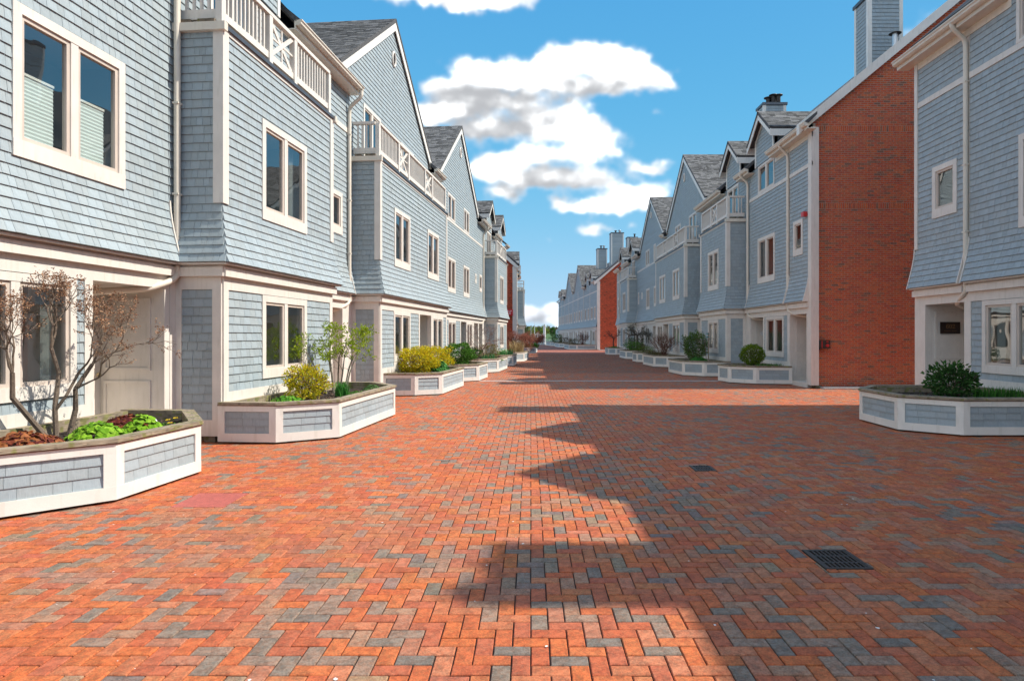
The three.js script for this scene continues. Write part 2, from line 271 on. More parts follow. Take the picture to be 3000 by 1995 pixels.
const curtainOf = (q) => { const k = Math.abs(Math.sin(q * 57.3) * 1e3) % 1; return k < .45 ? 0 : .16 + .22 * (k - .45); };
class House {
  constructor(row, v0, name, label, group, detail = 2) {
    this.row = row; this.v0 = v0; this.detail = detail; this.g = thing(name, label, 'house', group);
    const p = row.place(v0, row.main); this.g.position.set(p.x, 0, p.z); this.g.rotation.y = p.ry; this.g.updateMatrixWorld(true);
    this.sh = shinglePieces(this.g);
  }
  X(v) { return this.row.dir * (v - this.v0); }
  front(d = 0) { return { M: mat4([1, 0, 0], [0, 1, 0], [0, 0, 1], [0, 0, d]), A: (v) => this.X(v) }; }
  side(v, near = true) { const f = near ? -this.row.dir : this.row.dir, x = this.X(v); return f < 0 ? { M: mat4([0, 0, 1], [0, 1, 0], [-1, 0, 0], [x, 0, 0]), A: (d) => d } : { M: mat4([0, 0, -1], [0, 1, 0], [1, 0, 0], [x, 0, 0]), A: (d) => -d }; }
  bx(name, mat, P, c0, c1, y0, y1, w0, w1, parent = this.g) { return boxMesh(name, mat, parent, P.A(c0), P.A(c1), y0, y1, w0, w1, P.M); }
  rect(P, h) { const a = P.A(h[0]), b = P.A(h[1]); return [Math.min(a, b), Math.max(a, b), h[2], h[3]]; }
  // one run of shingles on a plane between y0 and y1; lim(y) may narrow it (gables)
  shingles(P, c0, c1, y0, y1, holes = [], lim = null, prof = null) {
    const H = holes.map((h) => this.rect(P, h)); let [a0, a1] = [P.A(c0), P.A(c1)].sort((p, q) => p - q);
    const n = Math.max(1, Math.round((y1 - y0) / EXP)), e = (y1 - y0) / n, T = .022;
    for (let i = 0; i < n; i++) {
      let yb = y0 + i * e, yt = yb + e, s0 = a0, s1 = a1;
      if (lim) { const q = lim(yb + e * .5); if (!q) continue; const qa = [P.A(q[0]), P.A(q[1])].sort((x, z) => x - z); s0 = Math.max(s0, qa[0]); s1 = Math.min(s1, qa[1]); }
      if (s1 - s0 < .03) continue;
      const cuts = [s0, s1]; for (const h of H) if (h[3] > yb + .01 && h[2] < yt - .01) cuts.push(clamp(h[0], s0, s1), clamp(h[1], s0, s1));
      cuts.sort((p, q) => p - q);
      for (let k = 0; k < cuts.length - 1; k++) {
        const l = cuts[k], r = cuts[k + 1]; if (r - l < .015) continue;
        let lo = yb, hi = yt, gone = false; for (const h of H) if ((l + r) / 2 > h[0] && (l + r) / 2 < h[1]) { if (h[2] <= lo + .01 && h[3] >= hi - .01) gone = true; else if (h[2] > lo && h[2] < hi && h[3] >= hi) hi = h[2]; else if (h[3] < hi && h[3] > lo && h[2] <= lo) lo = h[3]; }
        if (gone || hi - lo < .012) continue;
        this.course(P, l, r, lo, hi, T);
      }
    }
  }
  course(P, l, r, lo, hi, T, basis = null) {
    let x = l;
    while (x < r - .01) {
      let w = this.detail >= 2 ? rr(.09, .2) : rr(1.1, 2.6); if (r - x - w < .06) w = r - x; const gap = this.detail >= 2 ? rr(.002, .0055) : .002;
      const dy = (rnd() - .5) * .004, dz = rr(-.0015, .002);
      const Mx = basis ? basis(x + gap / 2, dy, dz) : new THREE.Matrix4().multiplyMatrices(P.M, mat4([1, 0, 0], [0, 1, 0], [0, 0, 1], [x + gap / 2, lo + dy, .002]));
      this.sh.add(Mx, Math.max(.01, w - gap), hi - lo, T + dz, Math.floor(rnd() * SH.length)); x += w;
    }
  }
  // belled skirt of shingles above the ground storey
  flare(P, c0, c1, { mit0 = 0, mit1 = 0, cheek0 = false, cheek1 = false } = {}) {
    const a = P.A(c0), b = P.A(c1), fl = a > b; const A0 = Math.min(a, b), A1 = Math.max(a, b), m0 = fl ? mit1 : mit0, m1 = fl ? mit0 : mit1, k0 = fl ? cheek1 : cheek0, k1 = fl ? cheek0 : cheek1;
    const n = 7, e = (Y.kick - Y.flare) / n;
    const B = new Acc();
    for (let i = 0; i < n; i++) {
      const y0 = Y.flare + i * e, y1 = y0 + e, w0 = flareW(y0), w1 = flareW(y1), L = Math.hypot(e, w0 - w1), uy = e / L, uw = (w1 - w0) / L;
      const l = A0 - m0 * (w0 + w1) / 2, r = A1 + m1 * (w0 + w1) / 2;
      this.course(P, l, r, 0, L, .023, (x, dy, dz) => new THREE.Matrix4().multiplyMatrices(P.M, mat4([1, 0, 0], [0, uy, uw], [0, -uw, uy], [x, y0 + dy, w0 + .002])));
      B.quad(mul(P.M, [A0 - m0 * w0, y0, w0]), mul(P.M, [A1 + m1 * w0, y0, w0]), mul(P.M, [A1 + m1 * w1, y1, w1]), mul(P.M, [A0 - m0 * w1, y1, w1]));
    }
    B.mesh('flare_backing', M.sheath, this.g);
    boxMesh('soffit', M.porch, this.g, A0 - m0 * .17, A1 + m1 * .17, Y.flare - .035, Y.flare - .004, -.02, .175, P.M);
    for (const [on, x, s] of [[k0, A0, -1], [k1, A1, 1]]) if (on) { // painted end board following the bell
      const sh = new Acc(), pts = [[-.01, Y.flare - .02], [flareW(Y.flare) + .035, Y.flare - .02]]; for (let i = 1; i <= 6; i++) { const y = lerp(Y.flare, Y.kick + .03, i / 6); pts.push([flareW(y) + .035, y]); } pts.push([-.01, Y.kick + .03]);
      const f = pts.map(([w, y]) => mul(P.M, [x + s * .002, y, w])), k = pts.map(([w, y]) => mul(P.M, [x + s * .03, y, w]));
      sh.poly(f); sh.poly(k); for (let i = 0; i < pts.length; i++) { const j = (i + 1) % pts.length; sh.quad(f[i], f[j], k[j], k[i]); }
      sh.mesh('flare_end_board', M.trim, this.g);
    }
  }
  // casement unit: outer casing rectangle, n sashes
  hole(w) { const cw = w.cw ?? .12, cb = w.cb ?? .2; return [Math.min(w.v0, w.v1) + cw, Math.max(w.v0, w.v1) - cw, w.y0 + cb, w.y1 - cw]; }
  window(P, w) {
    const cw = w.cw ?? .12, cb = w.cb ?? .2, n = w.n ?? 2, near = this.detail >= 2;
    const [x0, x1] = [P.A(w.v0), P.A(w.v1)].sort((a, b) => a - b), y0 = w.y0, y1 = w.y1, f = .036;
    const A = new Acc();
    if (!w.bare) { A.box(x0, x0 + cw, y0 + cb, y1 - cw, 0, f, P.M); A.box(x1 - cw, x1, y0 + cb, y1 - cw, 0, f, P.M); A.box(x0, x1, y1 - cw, y1, 0, f, P.M); A.box(x0, x1, y0, y0 + cb, 0, f + .004, P.M); }
    else { A.box(x0 + cw - .02, x1 - cw + .02, y0 + cb - .05, y0 + cb - .002, .03, .055, P.M); }
    const win = A.mesh('window', M.trim, this.g);
    const hx0 = x0 + cw, hx1 = x1 - cw, hy0 = y0 + cb, hy1 = y1 - cw, mw = .12, sw = (hx1 - hx0 - mw * (n - 1)) / n;
    // reveal
    const rv = new Acc(); rv.box(hx0 - .02, hx0, hy0 - .02, hy1 + .02, -.13, .001, P.M); rv.box(hx1, hx1 + .02, hy0 - .02, hy1 + .02, -.13, .001, P.M); rv.box(hx0, hx1, hy1, hy1 + .02, -.13, .001, P.M); rv.box(hx0, hx1, hy0 - .02, hy0, -.13, .001, P.M); rv.mesh('reveal', M.sash, win);
    for (let k = 0; k < n; k++) {
      const sx0 = hx0 + k * (sw + mw), sx1 = sx0 + sw, b = .052;
      if (k) boxMesh('mullion', M.trim, win, sx0 - mw, sx0, hy0, hy1, -.06, .03, P.M);
      const S = new Acc(); S.box(sx0, sx0 + b, hy0, hy1, -.05, .012, P.M); S.box(sx1 - b, sx1, hy0, hy1, -.05, .012, P.M); S.box(sx0 + b, sx1 - b, hy1 - b, hy1, -.05, .012, P.M); S.box(sx0 + b, sx1 - b, hy0, hy0 + b, -.05, .012, P.M);
      S.mesh('sash', M.sash, win);
      const gl = new Acc(), z = -.02; const q = [[sx0 + b - .004, hy0 + b - .004, z], [sx1 - b + .004, hy0 + b - .004, z], [sx1 - b + .004, hy1 - b + .004, z], [sx0 + b - .004, hy1 - b + .004, z]].map((p) => mul(P.M, p));
      const uo = rnd() * 5; gl.quad(...q, null, [[uo, uo], [uo + sw, uo], [uo + sw, uo + hy1 - hy0], [uo, uo + hy1 - hy0]]); gl.mesh('pane', near ? M.glass : M.farGlass, win);
      if (near && w.shade) { // pleated shade drawn up from the sill
        const pl = new Acc(), yy1 = lerp(hy0 + b, hy1 - b, w.shade), m = Math.round((yy1 - hy0 - b) / .024), xa = sx0 + b + .01, xb = sx1 - b - .1; let py = hy0 + b, pz = -.09;
        for (let i = 1; i <= m; i++) { const ny = hy0 + b + i * (yy1 - hy0 - b) / m, nz = i % 2 ? -.082 : -.09; pl.quad(mul(P.M, [xa, py, pz]), mul(P.M, [xb, py, pz]), mul(P.M, [xb, ny, nz]), mul(P.M, [xa, ny, nz])); py = ny; pz = nz; }
        pl.mesh('pleated_shade', M.shade, win); boxMesh('shade_rail', M.white, win, xa, xb, yy1, yy1 + .03, -.1, -.07, P.M);
      }
      const cur = w.curtain ?? (w.shade ? 0 : curtainOf(x0 + y0)); if (near && cur) { const pl = new Acc(), m = 14, wd = (sw - 2 * b) * cur, xs = k % 2 ? sx1 - b - wd : sx0 + b; for (let i = 0; i < m; i++) { const xa = xs + wd * i / m, xb = xs + wd * (i + 1) / m, za = -.2 + .03 * Math.sin(i * 2.1), zb = -.2 + .03 * Math.sin((i + 1) * 2.1); pl.quad(mul(P.M, [xa, hy0, za]), mul(P.M, [xb, hy0, zb]), mul(P.M, [xb, hy1, zb]), mul(P.M, [xa, hy1, za])); } pl.mesh('curtain', M.curtain, win); }
    }
    const R = new Acc(), dz = -1.1, e = .35, q = (x, y, z) => mul(P.M, [x, y, z]); // the dim room behind
    R.quad(q(hx0 - e, hy0 - e, dz), q(hx1 + e, hy0 - e, dz), q(hx1 + e, hy1 + .15, dz), q(hx0 - e, hy1 + .15, dz));
    R.quad(q(hx0 - e, hy0 - e, dz), q(hx0 - e, hy0 - e, -.13), q(hx0 - e, hy1 + .15, -.13), q(hx0 - e, hy1 + .15, dz)); R.quad(q(hx1 + e, hy0 - e, dz), q(hx1 + e, hy0 - e, -.13), q(hx1 + e, hy1 + .15, -.13), q(hx1 + e, hy1 + .15, dz));
    R.quad(q(hx0 - e, hy1 + .15, dz), q(hx1 + e, hy1 + .15, dz), q(hx1 + e, hy1 + .15, -.13), q(hx0 - e, hy1 + .15, -.13)); R.quad(q(hx0 - e, hy0 - e, dz), q(hx1 + e, hy0 - e, dz), q(hx1 + e, hy0 - e, -.13), q(hx0 - e, hy0 - e, -.13));
    if (near) R.mesh('room', M.room, win);
    return win;
  }
  // upper wall with windows, flare, frieze; top profile lim for gables
  upper(P, c0, c1, yTop, wins, o = {}) {
    const holes = wins.map((w) => this.hole(w)), B = new Acc(), [a0, a1] = [P.A(c0), P.A(c1)].sort((a, b) => a - b);
    gridBoxes(B, P.M, a0, a1, Y.flare - .03, yTop, -.13, 0, holes.map((h) => this.rect(P, h)));
    B.mesh('wall', M.sheath, this.g);
    const over = wins.map((w) => { const h = this.hole(w); return [h[0] - .04, h[1] + .04, h[2] - .04, h[3] + .04]; });
    this.shingles(P, c0, c1, o.flare === false ? Y.flare : Y.kick, yTop, over.concat(o.skip || []));
    if (o.flare !== false) this.flare(P, c0, c1, o);
    for (const w of wins) this.window(P, w);
    const m0 = o.mit0 ? .07 : 0, m1 = o.mit1 ? .07 : 0, d = this.row.dir;
    const l = Math.min(c0, c1) - (c0 < c1 ? m0 : m1), r = Math.max(c0, c1) + (c0 < c1 ? m1 : m0);
    this.frieze(P, l, r, o.mit0, o.mit1);
  }
  frieze(P, l, r) {
    this.bx('frieze_board', M.trim, P, l, r, 2.655, 2.8, -.02, .105);
    this.bx('frieze_top', M.porch, P, l, r, 2.8, Y.flare - .036, -.02, .06);
  }
  // ground storey: painted frame with shingle panels, windows, door recesses
  ground(P, c0, c1, { panels = [], wins = [], doors = [], y0 = .1, top = 2.655 } = {}) {
    const [a0, a1] = [P.A(c0), P.A(c1)].sort((a, b) => a - b), open = [...wins.map((w) => this.hole(w)), ...doors.map((d) => [d[0], d[1], .0, 2.45])].map((h) => this.rect(P, h));
    const B = new Acc(); gridBoxes(B, P.M, a0, a1, y0, top, -.13, 0, open); B.mesh('ground_wall', M.porch, this.g);
    const T = new Acc(); gridBoxes(T, P.M, a0, a1, y0, top, .0005, .03, open.concat(panels.map((p) => this.rect(P, p)))); T.mesh('ground_trim', M.trim, this.g);
    for (const p of panels) { const holes = wins.map((w) => { const h = this.hole(w); return [h[0] - .02, h[1] + .02, h[2] - .12, h[3] + .02]; }).concat(doors.map((d) => [d[0], d[1], 0, 2.45])); this.shingles(P, p[0], p[1], p[2], p[3], holes); }
    for (const w of wins) this.window(P, { ...w, bare: w.bare ?? true });
    for (const d of doors) this.door(P, d);
    this.bx('plinth', M.base, P, c0, c1, 0, y0, -.3, -.12);
  }
  door(P, d) {
    const [x0, x1] = [P.A(d[0]), P.A(d[1])].sort((a, b) => a - b), dep = d[2] ?? 1.05, z = -dep;
    const por = boxMesh('porch_floor', M.porch, this.g, x0 - .05, x1 + .05, .0, .16, z, .02, P.M);
    boxMesh('porch_ceiling', M.porch, por, x0 - .05, x1 + .05, 2.455, 2.5, z, -.005, P.M);
    boxMesh('porch_side', M.trim, por, x0 - .045, x0 - .004, .16, 2.455, z, -.131, P.M); boxMesh('porch_side', M.trim, por, x1 + .004, x1 + .045, .16, 2.455, z, -.131, P.M);
    const dw = x1 - x0, D = new Acc(); D.box(x0 - .04, x1 + .04, .16, 2.455, z - .06, z - .002, P.M); const dr = D.mesh('door', M.porch, this.g);
    const pan = (xa, xb, ya, yb) => { const F = new Acc(), t = .05; F.box(xa, xa + t, ya, yb, z, z + .022, P.M); F.box(xb - t, xb, ya, yb, z, z + .022, P.M); F.box(xa + t, xb - t, yb - t, yb, z, z + .022, P.M); F.box(xa + t, xb - t, ya, ya + t, z, z + .022, P.M); F.mesh('panel_moulding', M.porch, dr); boxMesh('panel', M.porch, dr, xa + t + .03, xb - t - .03, ya + t + .03, yb - t - .03, z, z + .014, P.M); };
    pan(x0 + .14, x1 - .14, .3, 1.02); pan(x0 + .14, x1 - .14, 1.2, 2.3);
    // panelled leaf on the alcove side that faces down the street
    const far = this.row.dir > 0, Q = new THREE.Matrix4().multiplyMatrices(P.M, far ? mat4([0, 0, 1], [0, 1, 0], [-1, 0, 0], [x1 + .004, 0, 0]) : mat4([0, 0, -1], [0, 1, 0], [1, 0, 0], [x0 - .004, 0, 0]));
    const sa = far ? z + .06 : .2, sb = far ? -.2 : dep - .06;
    for (const [ya, yb] of [[.32, 1.0], [1.16, 2.3]]) { const F = new Acc(), t = .045; F.box(sa, sa + t, ya, yb, .001, .02, Q); F.box(sb - t, sb, ya, yb, .001, .02, Q); F.box(sa + t, sb - t, yb - t, yb, .001, .02, Q); F.box(sa + t, sb - t, ya, ya + t, .001, .02, Q); F.mesh('side_moulding', M.trim, por); }
    if (this.detail >= 2) { const k = shadowed(new THREE.Mesh(new THREE.SphereGeometry(.035, 12, 8), M.brass)); k.name = 'knob'; k.position.set(...mul(P.M, [x1 - .09, 1.1, z + .05])); dr.add(k); }
  }
  corner(P, c, y0, y1, w = .14, f = .04, side = 1, name = 'corner_board') { return this.bx(name, M.trim, P, c, c + side * w, y0, y1, .0, f); }
  gutter(P, c0, c1, y, w) {
    const [a0, a1] = [P.A(c0), P.A(c1)].sort((a, b) => a - b), prof = [[0, 0], [.07, 0], [.115, .035], [.12, .075], [.145, .1], [.145, .125], [.13, .125], [0, .115]];
    const A = new Acc(), L = prof.map(([z, h]) => mul(P.M, [a0, y + h, w + z])), R = prof.map(([z, h]) => mul(P.M, [a1, y + h, w + z]));
    for (let i = 0; i < prof.length; i++) { const j = (i + 1) % prof.length; A.quad(L[i], R[i], R[j], L[j]); } A.poly(L); A.poly(R);
    const g = A.mesh('gutter', M.gutter, this.g);
    { const q = (x, yy, z) => mul(P.M, [x, yy, z]), E = new Acc(), pr = [[w + .1, y + .13], [-.012, y + .13 + (w + .11) * .83], [-.012, y + .03 + (w + .11) * .83], [w - .02, y + .08]]; const l = pr.map(([z, yy]) => q(a0, yy, z)), r = pr.map(([z, yy]) => q(a1, yy, z)); for (let i = 0; i < 4; i++) E.quad(l[i], r[i], r[(i + 1) % 4], l[(i + 1) % 4]); E.poly(l); E.poly(r); E.mesh('eave_roof', M.roofPlain, g); }
    boxMesh('fascia', M.gutter, g, a0, a1, y - .06, y + .11, w - .03, w - .001, P.M);
    boxMesh('eave_soffit', M.gutter, g, a0, a1, y - .085, y - .062, .002, w, P.M);
    return g;
  }
  pipe(pts, r = .05, name = 'downspout') {
    const c = new THREE.CatmullRomCurve3(pts.map((p) => new THREE.Vector3(...p)), false, 'catmullrom', .15), m = shadowed(new THREE.Mesh(new THREE.TubeGeometry(c, pts.length * 14, r, 10), M.gutter)); m.name = name; this.g.add(m); return m;
  }
  // sloping roof slab through four points (eave a, eave b, ridge b, ridge a), with tabs when it shows
  slab(pts, th, tabs, name = 'roof') {
    const a = new THREE.Vector3(...pts[0]), b = new THREE.Vector3(...pts[1]), c = new THREE.Vector3(...pts[2]), n = new THREE.Vector3().subVectors(b, a).cross(new THREE.Vector3().subVectors(c, a)).normalize(); if (n.y < 0) n.negate();
    const lo = pts.map((p) => [p[0] - n.x * th, p[1] - n.y * th, p[2] - n.z * th]), A = new Acc(); A.poly(pts); A.poly(lo); for (let i = 0; i < pts.length; i++) { const j = (i + 1) % pts.length; A.quad(pts[i], pts[j], lo[j], lo[i]); }
    const roof = A.mesh(name, M.roofPlain, this.g);
    if (tabs) {
      const T = new Acc(), ux = new THREE.Vector3().subVectors(b, a), W = ux.length(); ux.normalize(); const d = new THREE.Vector3(...pts[3]).sub(a), Hh = d.length(), uy = new THREE.Vector3().crossVectors(n, ux); if (uy.dot(d) < 0) uy.negate(); const H2 = d.dot(uy), skew = d.dot(ux), skewR = new THREE.Vector3(...pts[2]).sub(b).dot(ux);
      const nr = Math.round(H2 / .14), e = H2 / nr;
      for (let i = 0; i < nr; i++) { let x = skew * (i + .5) / nr; const xe = W + skewR * (i + .5) / nr; while (x < xe - .02) { const w = Math.min(rr(.1, .34), xe - x), k = rnd() < .3 ? rr(.06, .1) : rnd() < .5 ? rr(.11, .16) : rr(.17, .25), t = rr(.007, .016), col = [k, k * .99, k * rr(.96, 1.02)]; const Mx = mat4([ux.x, ux.y, ux.z], [uy.x, uy.y, uy.z], [n.x, n.y, n.z], [a.x + ux.x * x + uy.x * i * e + n.x * .001, a.y + ux.y * x + uy.y * i * e + n.y * .001, a.z + ux.z * x + uy.z * i * e + n.z * .001]); const uo = rnd() * 3; for (const [f, uv] of wedgeFaces(w - .002, e, t, .003)) T.poly(f.map((p) => mul(Mx, p)), col, uv.map((q) => [q[0] + uo, q[1] + uo])); x += w; } }
      const m = T.mesh('roof_shingles', M.roofV, roof); m.userData.kind = 'stuff';
    }
    return roof;
  }
  mainRoof(c0, c1, { ridge = 13.0, back = -10.8 } = {}) {
    const a = this.X(c0), b = this.X(c1), e = 8.84, mid = back / 2, sl = (ridge - e) / (-mid);
    const f = [[a, e + .1, -.01], [b, e + .1, -.01], [b, ridge + .1, mid], [a, ridge + .1, mid]], k = [[a, e - .42 * sl + .1, back - .42], [b, e - .42 * sl + .1, back - .42], [b, ridge + .1, mid], [a, ridge + .1, mid]];
    this.slab(f, .12, false); this.slab(k, .12, false);
    boxMesh('rear_wall', M.sheath, this.g, a, b, 0, e, back, back + .15);
    return { sl, ridge, mid, e };
  }
  // gable wall end closing a block, facing near or far
  endWall(c, near, mat = M.sheath) { const x = this.X(c), A = new Acc(), e = Y.eave + .1, back = -10.8, P = [[x, 0, 0], [x, 0, back], [x, e, back], [x, 12.95, back / 2], [x, e, 0]], s = (near ? 1 : -1) * this.row.dir * .15, Q = P.map((p) => [p[0] + s, p[1], p[2]]); A.poly(P); A.poly(Q); for (let i = 0; i < 5; i++) A.quad(P[i], P[(i + 1) % 5], Q[(i + 1) % 5], Q[i]); return A.mesh('end_wall', mat, this.g); }
  // front gable: wall triangle above y0, raking boards, ridge running back
  gable(P, c0, c1, y0, apexV, apexY, { depth = 5.6, over = .1, tabs = 'near', vent = true, rake = .26, front = .3, ov = .32, shing = true } = {}) {
    const L = Math.min(c0, c1), R = Math.max(c0, c1), lim = (y) => { const t = (y - y0) / (apexY - y0); return t > .98 ? null : [lerp(L, apexV, t), lerp(R, apexV, t)]; };
    const T = new Acc(), tri = [[L, y0], [R, y0], [apexV, apexY]].map(([v, y]) => mul(P.M, [P.A(v), y, -.01])); T.poly(tri); T.mesh('gable_wall', M.sheath, this.g);
    if (shing) this.shingles(P, L, R, y0, apexY, vent ? [[apexV - .2, apexV + .2, apexY - 1.5, apexY - 1.02]] : [], lim);
    for (const [v, s] of [[L, -1], [R, 1]]) {
      const ax = P.A(apexV), ex = P.A(v), dx = ex - ax, dy = y0 - apexY, len = Math.hypot(dx, dy), ux = dx / len, uy = dy / len, k = (len + ov) / len;
      const E = [ax + dx * k, apexY + dy * k], nx = -uy * Math.sign(dx) * (Math.sign(dx)), q = (x, y, z) => mul(P.M, [x, y, z]);
      // rake board lying in the gable plane under the roof edge
      const dn = [ux * 0, -1]; const drop = rake / Math.max(.3, Math.abs(ux)); const b = [[ax, apexY + .03], [E[0], E[1] + .03], [E[0], E[1] + .03 - drop], [ax, apexY + .03 - drop]];
      const A = new Acc(), f = b.map(([x, y]) => q(x, y, over)), g = b.map(([x, y]) => q(x, y, over - .03)); A.poly(f); A.poly(g); for (let i = 0; i < 4; i++) A.quad(f[i], f[(i + 1) % 4], g[(i + 1) % 4], g[i]); A.mesh('rake_board', M.white, this.g);
      const S = new Acc(), f2 = b.slice(0, 2).concat([b[2], b[3]]); S.quad(q(ax, apexY - .0, .0), q(E[0], E[1], .0), q(E[0], E[1], over), q(ax, apexY, over)); S.mesh('rake_soffit', M.trim, this.g);
      if (over > .15) { const F = new Acc(); const fb = [[ax, apexY - .06], [ex, y0 - .06], [ex, y0 - .06 - drop * .75], [ax, apexY - .06 - drop * .75]]; const fq = fb.map(([x, y]) => q(x, y, .03)); F.poly(fq); F.mesh('rake_frieze', M.white, this.g); }
      const up = .11, pts = [q(E[0], E[1] + up, -depth), q(E[0], E[1] + up, over + .02), q(ax, apexY + up, over + .02), q(ax, apexY + up, -depth)];
      const nearSide = (s < 0); this.slab(pts, .1, tabs === 'both' || (tabs === 'near' && nearSide), 'gable_roof');
      // eave return box at the foot of the rake
      boxMesh('eave_return', M.white, this.g, E[0], E[0] - Math.sign(dx) * .02 - dx * 0 + 0, E[1] - drop + .03, E[1] + .03, -depth, over - .031, P.M);
    }
    if (vent) { const vz = .03, cx = P.A(apexV), cy = apexY - 1.26, ring = shadowed(new THREE.Mesh(new THREE.TorusGeometry(.2, .04, 8, 24), M.trim)); ring.scale.set(.8, 1.15, 1); ring.position.set(...mul(P.M, [cx, cy, vz])); ring.name = 'gable_vent'; this.g.add(ring); for (let i = -3; i <= 3; i++) { const hw = Math.sqrt(Math.max(.01, .04 - (i * .055) ** 2)) * .95; const sl = boxMesh('slat', M.iron, null, -hw, hw, i * .055 / 1 - .012, i * .055 + .016, -.02, .012); ring.add(sl); } }
  }
  chimney(v0, v1, d0, d1, y0, y1, pots = 4) {
    const [x0, x1] = [this.X(v0), this.X(v1)].sort((a, b) => a - b), [z0, z1] = [Math.min(d0, d1), Math.max(d0, d1)];
    const ch = boxMesh('chimney', M.sheath, this.g, x0, x1, y0, y1, z0, z1);
    const faces = [{ M: mat4([1, 0, 0], [0, 1, 0], [0, 0, 1], [0, 0, z1]), a0: x0, a1: x1 }, { M: mat4([0, 0, -1], [0, 1, 0], [1, 0, 0], [x1, 0, 0]), a0: -z1, a1: -z0 }, { M: mat4([0, 0, 1], [0, 1, 0], [-1, 0, 0], [x0, 0, 0]), a0: z0, a1: z1 }];
    for (const f of faces) { this.shingles({ M: f.M, A: (v) => v }, f.a0 + .1, f.a1 - .1, y0, y1 - .12); for (const [a, b] of [[f.a0 - .02, f.a0 + .11], [f.a1 - .11, f.a1 + .02]]) boxMesh('corner_board', M.white, ch, a, b, y0, y1 - .1, 0.001, .03, f.M); }
    boxMesh('chimney_cap', M.flashing, ch, x0 - .07, x1 + .07, y1 - .1, y1 + .02, z0 - .07, z1 + .07);
    for (let i = 0; i < pots; i++) { const px = lerp(x0 + .18, x1 - .18, pots > 1 ? i / (pots - 1) : .5), pz = lerp(z0 + .25, z1 - .25, (i * .61) % 1), h = rr(.22, .42); const p = shadowed(new THREE.Mesh(new THREE.LatheGeometry([[.001, 0], [.1, 0], [.1, h], [.11, h], [.11, h + .03], [.2, h + .05], [.2, h + .08], [.05, h + .13], [.001, h + .13]].map(([x, y]) => new THREE.Vector2(x, y)), 12), pick([M.iron, M.galv, M.iron]))); p.name = 'flue_cap'; p.position.set(px, y1 + .02, pz); ch.add(p); }
    return ch;
  }
  // balcony railing along a bay front with a return to the wall on the near side
  railing(vn, vf, d, posts, crosses) {
    const Pf = this.front(d - .06), y0 = 6.86, y1 = 7.62;
    const rail = this.bx('railing', M.trim, Pf, vn, vf, y1, y1 + .07, -.06, .06);
    this.bx('bottom_rail', M.trim, Pf, vn, vf, y0 - .04, y0 + .08, -.03, .03, rail);
    const ps = [vn, ...posts, vf]; for (const p of ps) this.bx('post', M.trim, Pf, p - .06, p + .06, 6.66, y1, -.055, .055, rail);
    for (let i = 0; i < ps.length - 1; i++) {
      const a = ps[i] + .06, b = ps[i + 1] - .06;
      if (crosses.includes(i)) {
        const ha = (b - a), hy = y1 - y0 - .08, len = Math.hypot(ha, hy), an = Math.atan2(hy, ha), mx = this.X((a + b) / 2), my = y0 + .08 + hy / 2;
        for (const s of [1, -1]) { const c = Math.cos(s * an), sn = Math.sin(s * an), Mx = new THREE.Matrix4().multiplyMatrices(Pf.M, mat4([c, sn, 0], [-sn, c, 0], [0, 0, 1], [mx, my, s * .012])); boxMesh('cross_brace', M.trim, rail, -len / 2 + .03, len / 2 - .03, -.04, .04, -.012, .012, Mx); }
        this.bx('mid_stile', M.trim, Pf, (a + b) / 2 - .02, (a + b) / 2 + .02, y0 + .08, y1, -.012, .012, rail); boxMesh('cross_rail', M.trim, rail, this.X(a), this.X(b), my - .02, my + .02, -.011, .011, Pf.M);
      } else { const n = Math.max(1, Math.round((b - a) / .135)); for (let k = 1; k < n; k++) { const x = lerp(a, b, k / n); this.bx('baluster', M.trim, Pf, x - .02, x + .02, y0 + .08, y1, -.02, .02, rail); } }
    }
    for (const [v, near] of [[vn, true], [vf, false]]) {
      const Ps = this.side(v, near), sg = near ? 1 : 1;
      this.bx('top_rail', M.trim, Ps, .04, d - .13, y1, y1 + .07, -.06, .06, rail); this.bx('bottom_rail', M.trim, Ps, .04, d - .13, y0 - .06, y0 + .1, -.03, .03, rail);
      const n = 5; for (let k = 1; k < n; k++) { const x = lerp(.04, d - .13, k / n); this.bx('baluster', M.trim, Ps, x - .02, x + .02, y0 + .1, y1, -.02, .02, rail); }
    }
    return rail;
  }
  // projecting bay: front, both cheeks, deck and rail
  bay(vn, vf, d, wins, gnd, rail) {
    const Pf = this.front(d), Pn = this.side(vn, true), Pa = this.side(vf, false);
    this.upper(Pf, vn, vf, Y.bay, wins, { mit0: 1, mit1: 1 });
    for (const P of [Pn, Pa]) { this.upper(P, .0, d, Y.bay, [], { mit0: 0, mit1: 1, cheek0: true }); this.ground(P, 0, d, { panels: [[.13, d - .15, .36, 2.45]] }); this.bx('corner_board', M.trim, P, d - .13, d + .04, Y.kick + .01, Y.bay, 0, .04); }
    for (const [v, s] of [[vn, 1], [vf, -1]]) { this.bx('corner_board', M.trim, Pf, v - .0, v + s * .13, Y.kick + .01, Y.bay, 0, .04); }
    this.ground(Pf, vn, vf, gnd);
    // deck edge, cap boards, metal flashing
    for (const P of [Pn, Pa]) this.bx('cap_board', M.gutter, P, .02, d + .1, Y.bay - .05, Y.bay + .08, .0, .1);
    this.bx('flashing', M.flashing, Pf, vn - .04, vf + .04, Y.bay + .005, Y.bay + .07, .0, .07); this.bx('edge_board', M.trim, Pf, vn - .02, vf + .02, Y.bay - .06, Y.bay + .0045, .0, .035);
    this.bx('deck', M.deck, this.front(0), vn + .01, vf - .01, Y.bay + .0, Y.bay + .06, .01, d - .01);
    for (const [a, b] of [[.12, .3], [.42, .7]]) this.bx('deck_sleeper', M.deck, Pn, a, b, Y.bay + .081, Y.bay + .15, -.5, .06);
    if (rail) this.railing(vn + .06, vf - .06, d, rail.posts, rail.cross);
  }
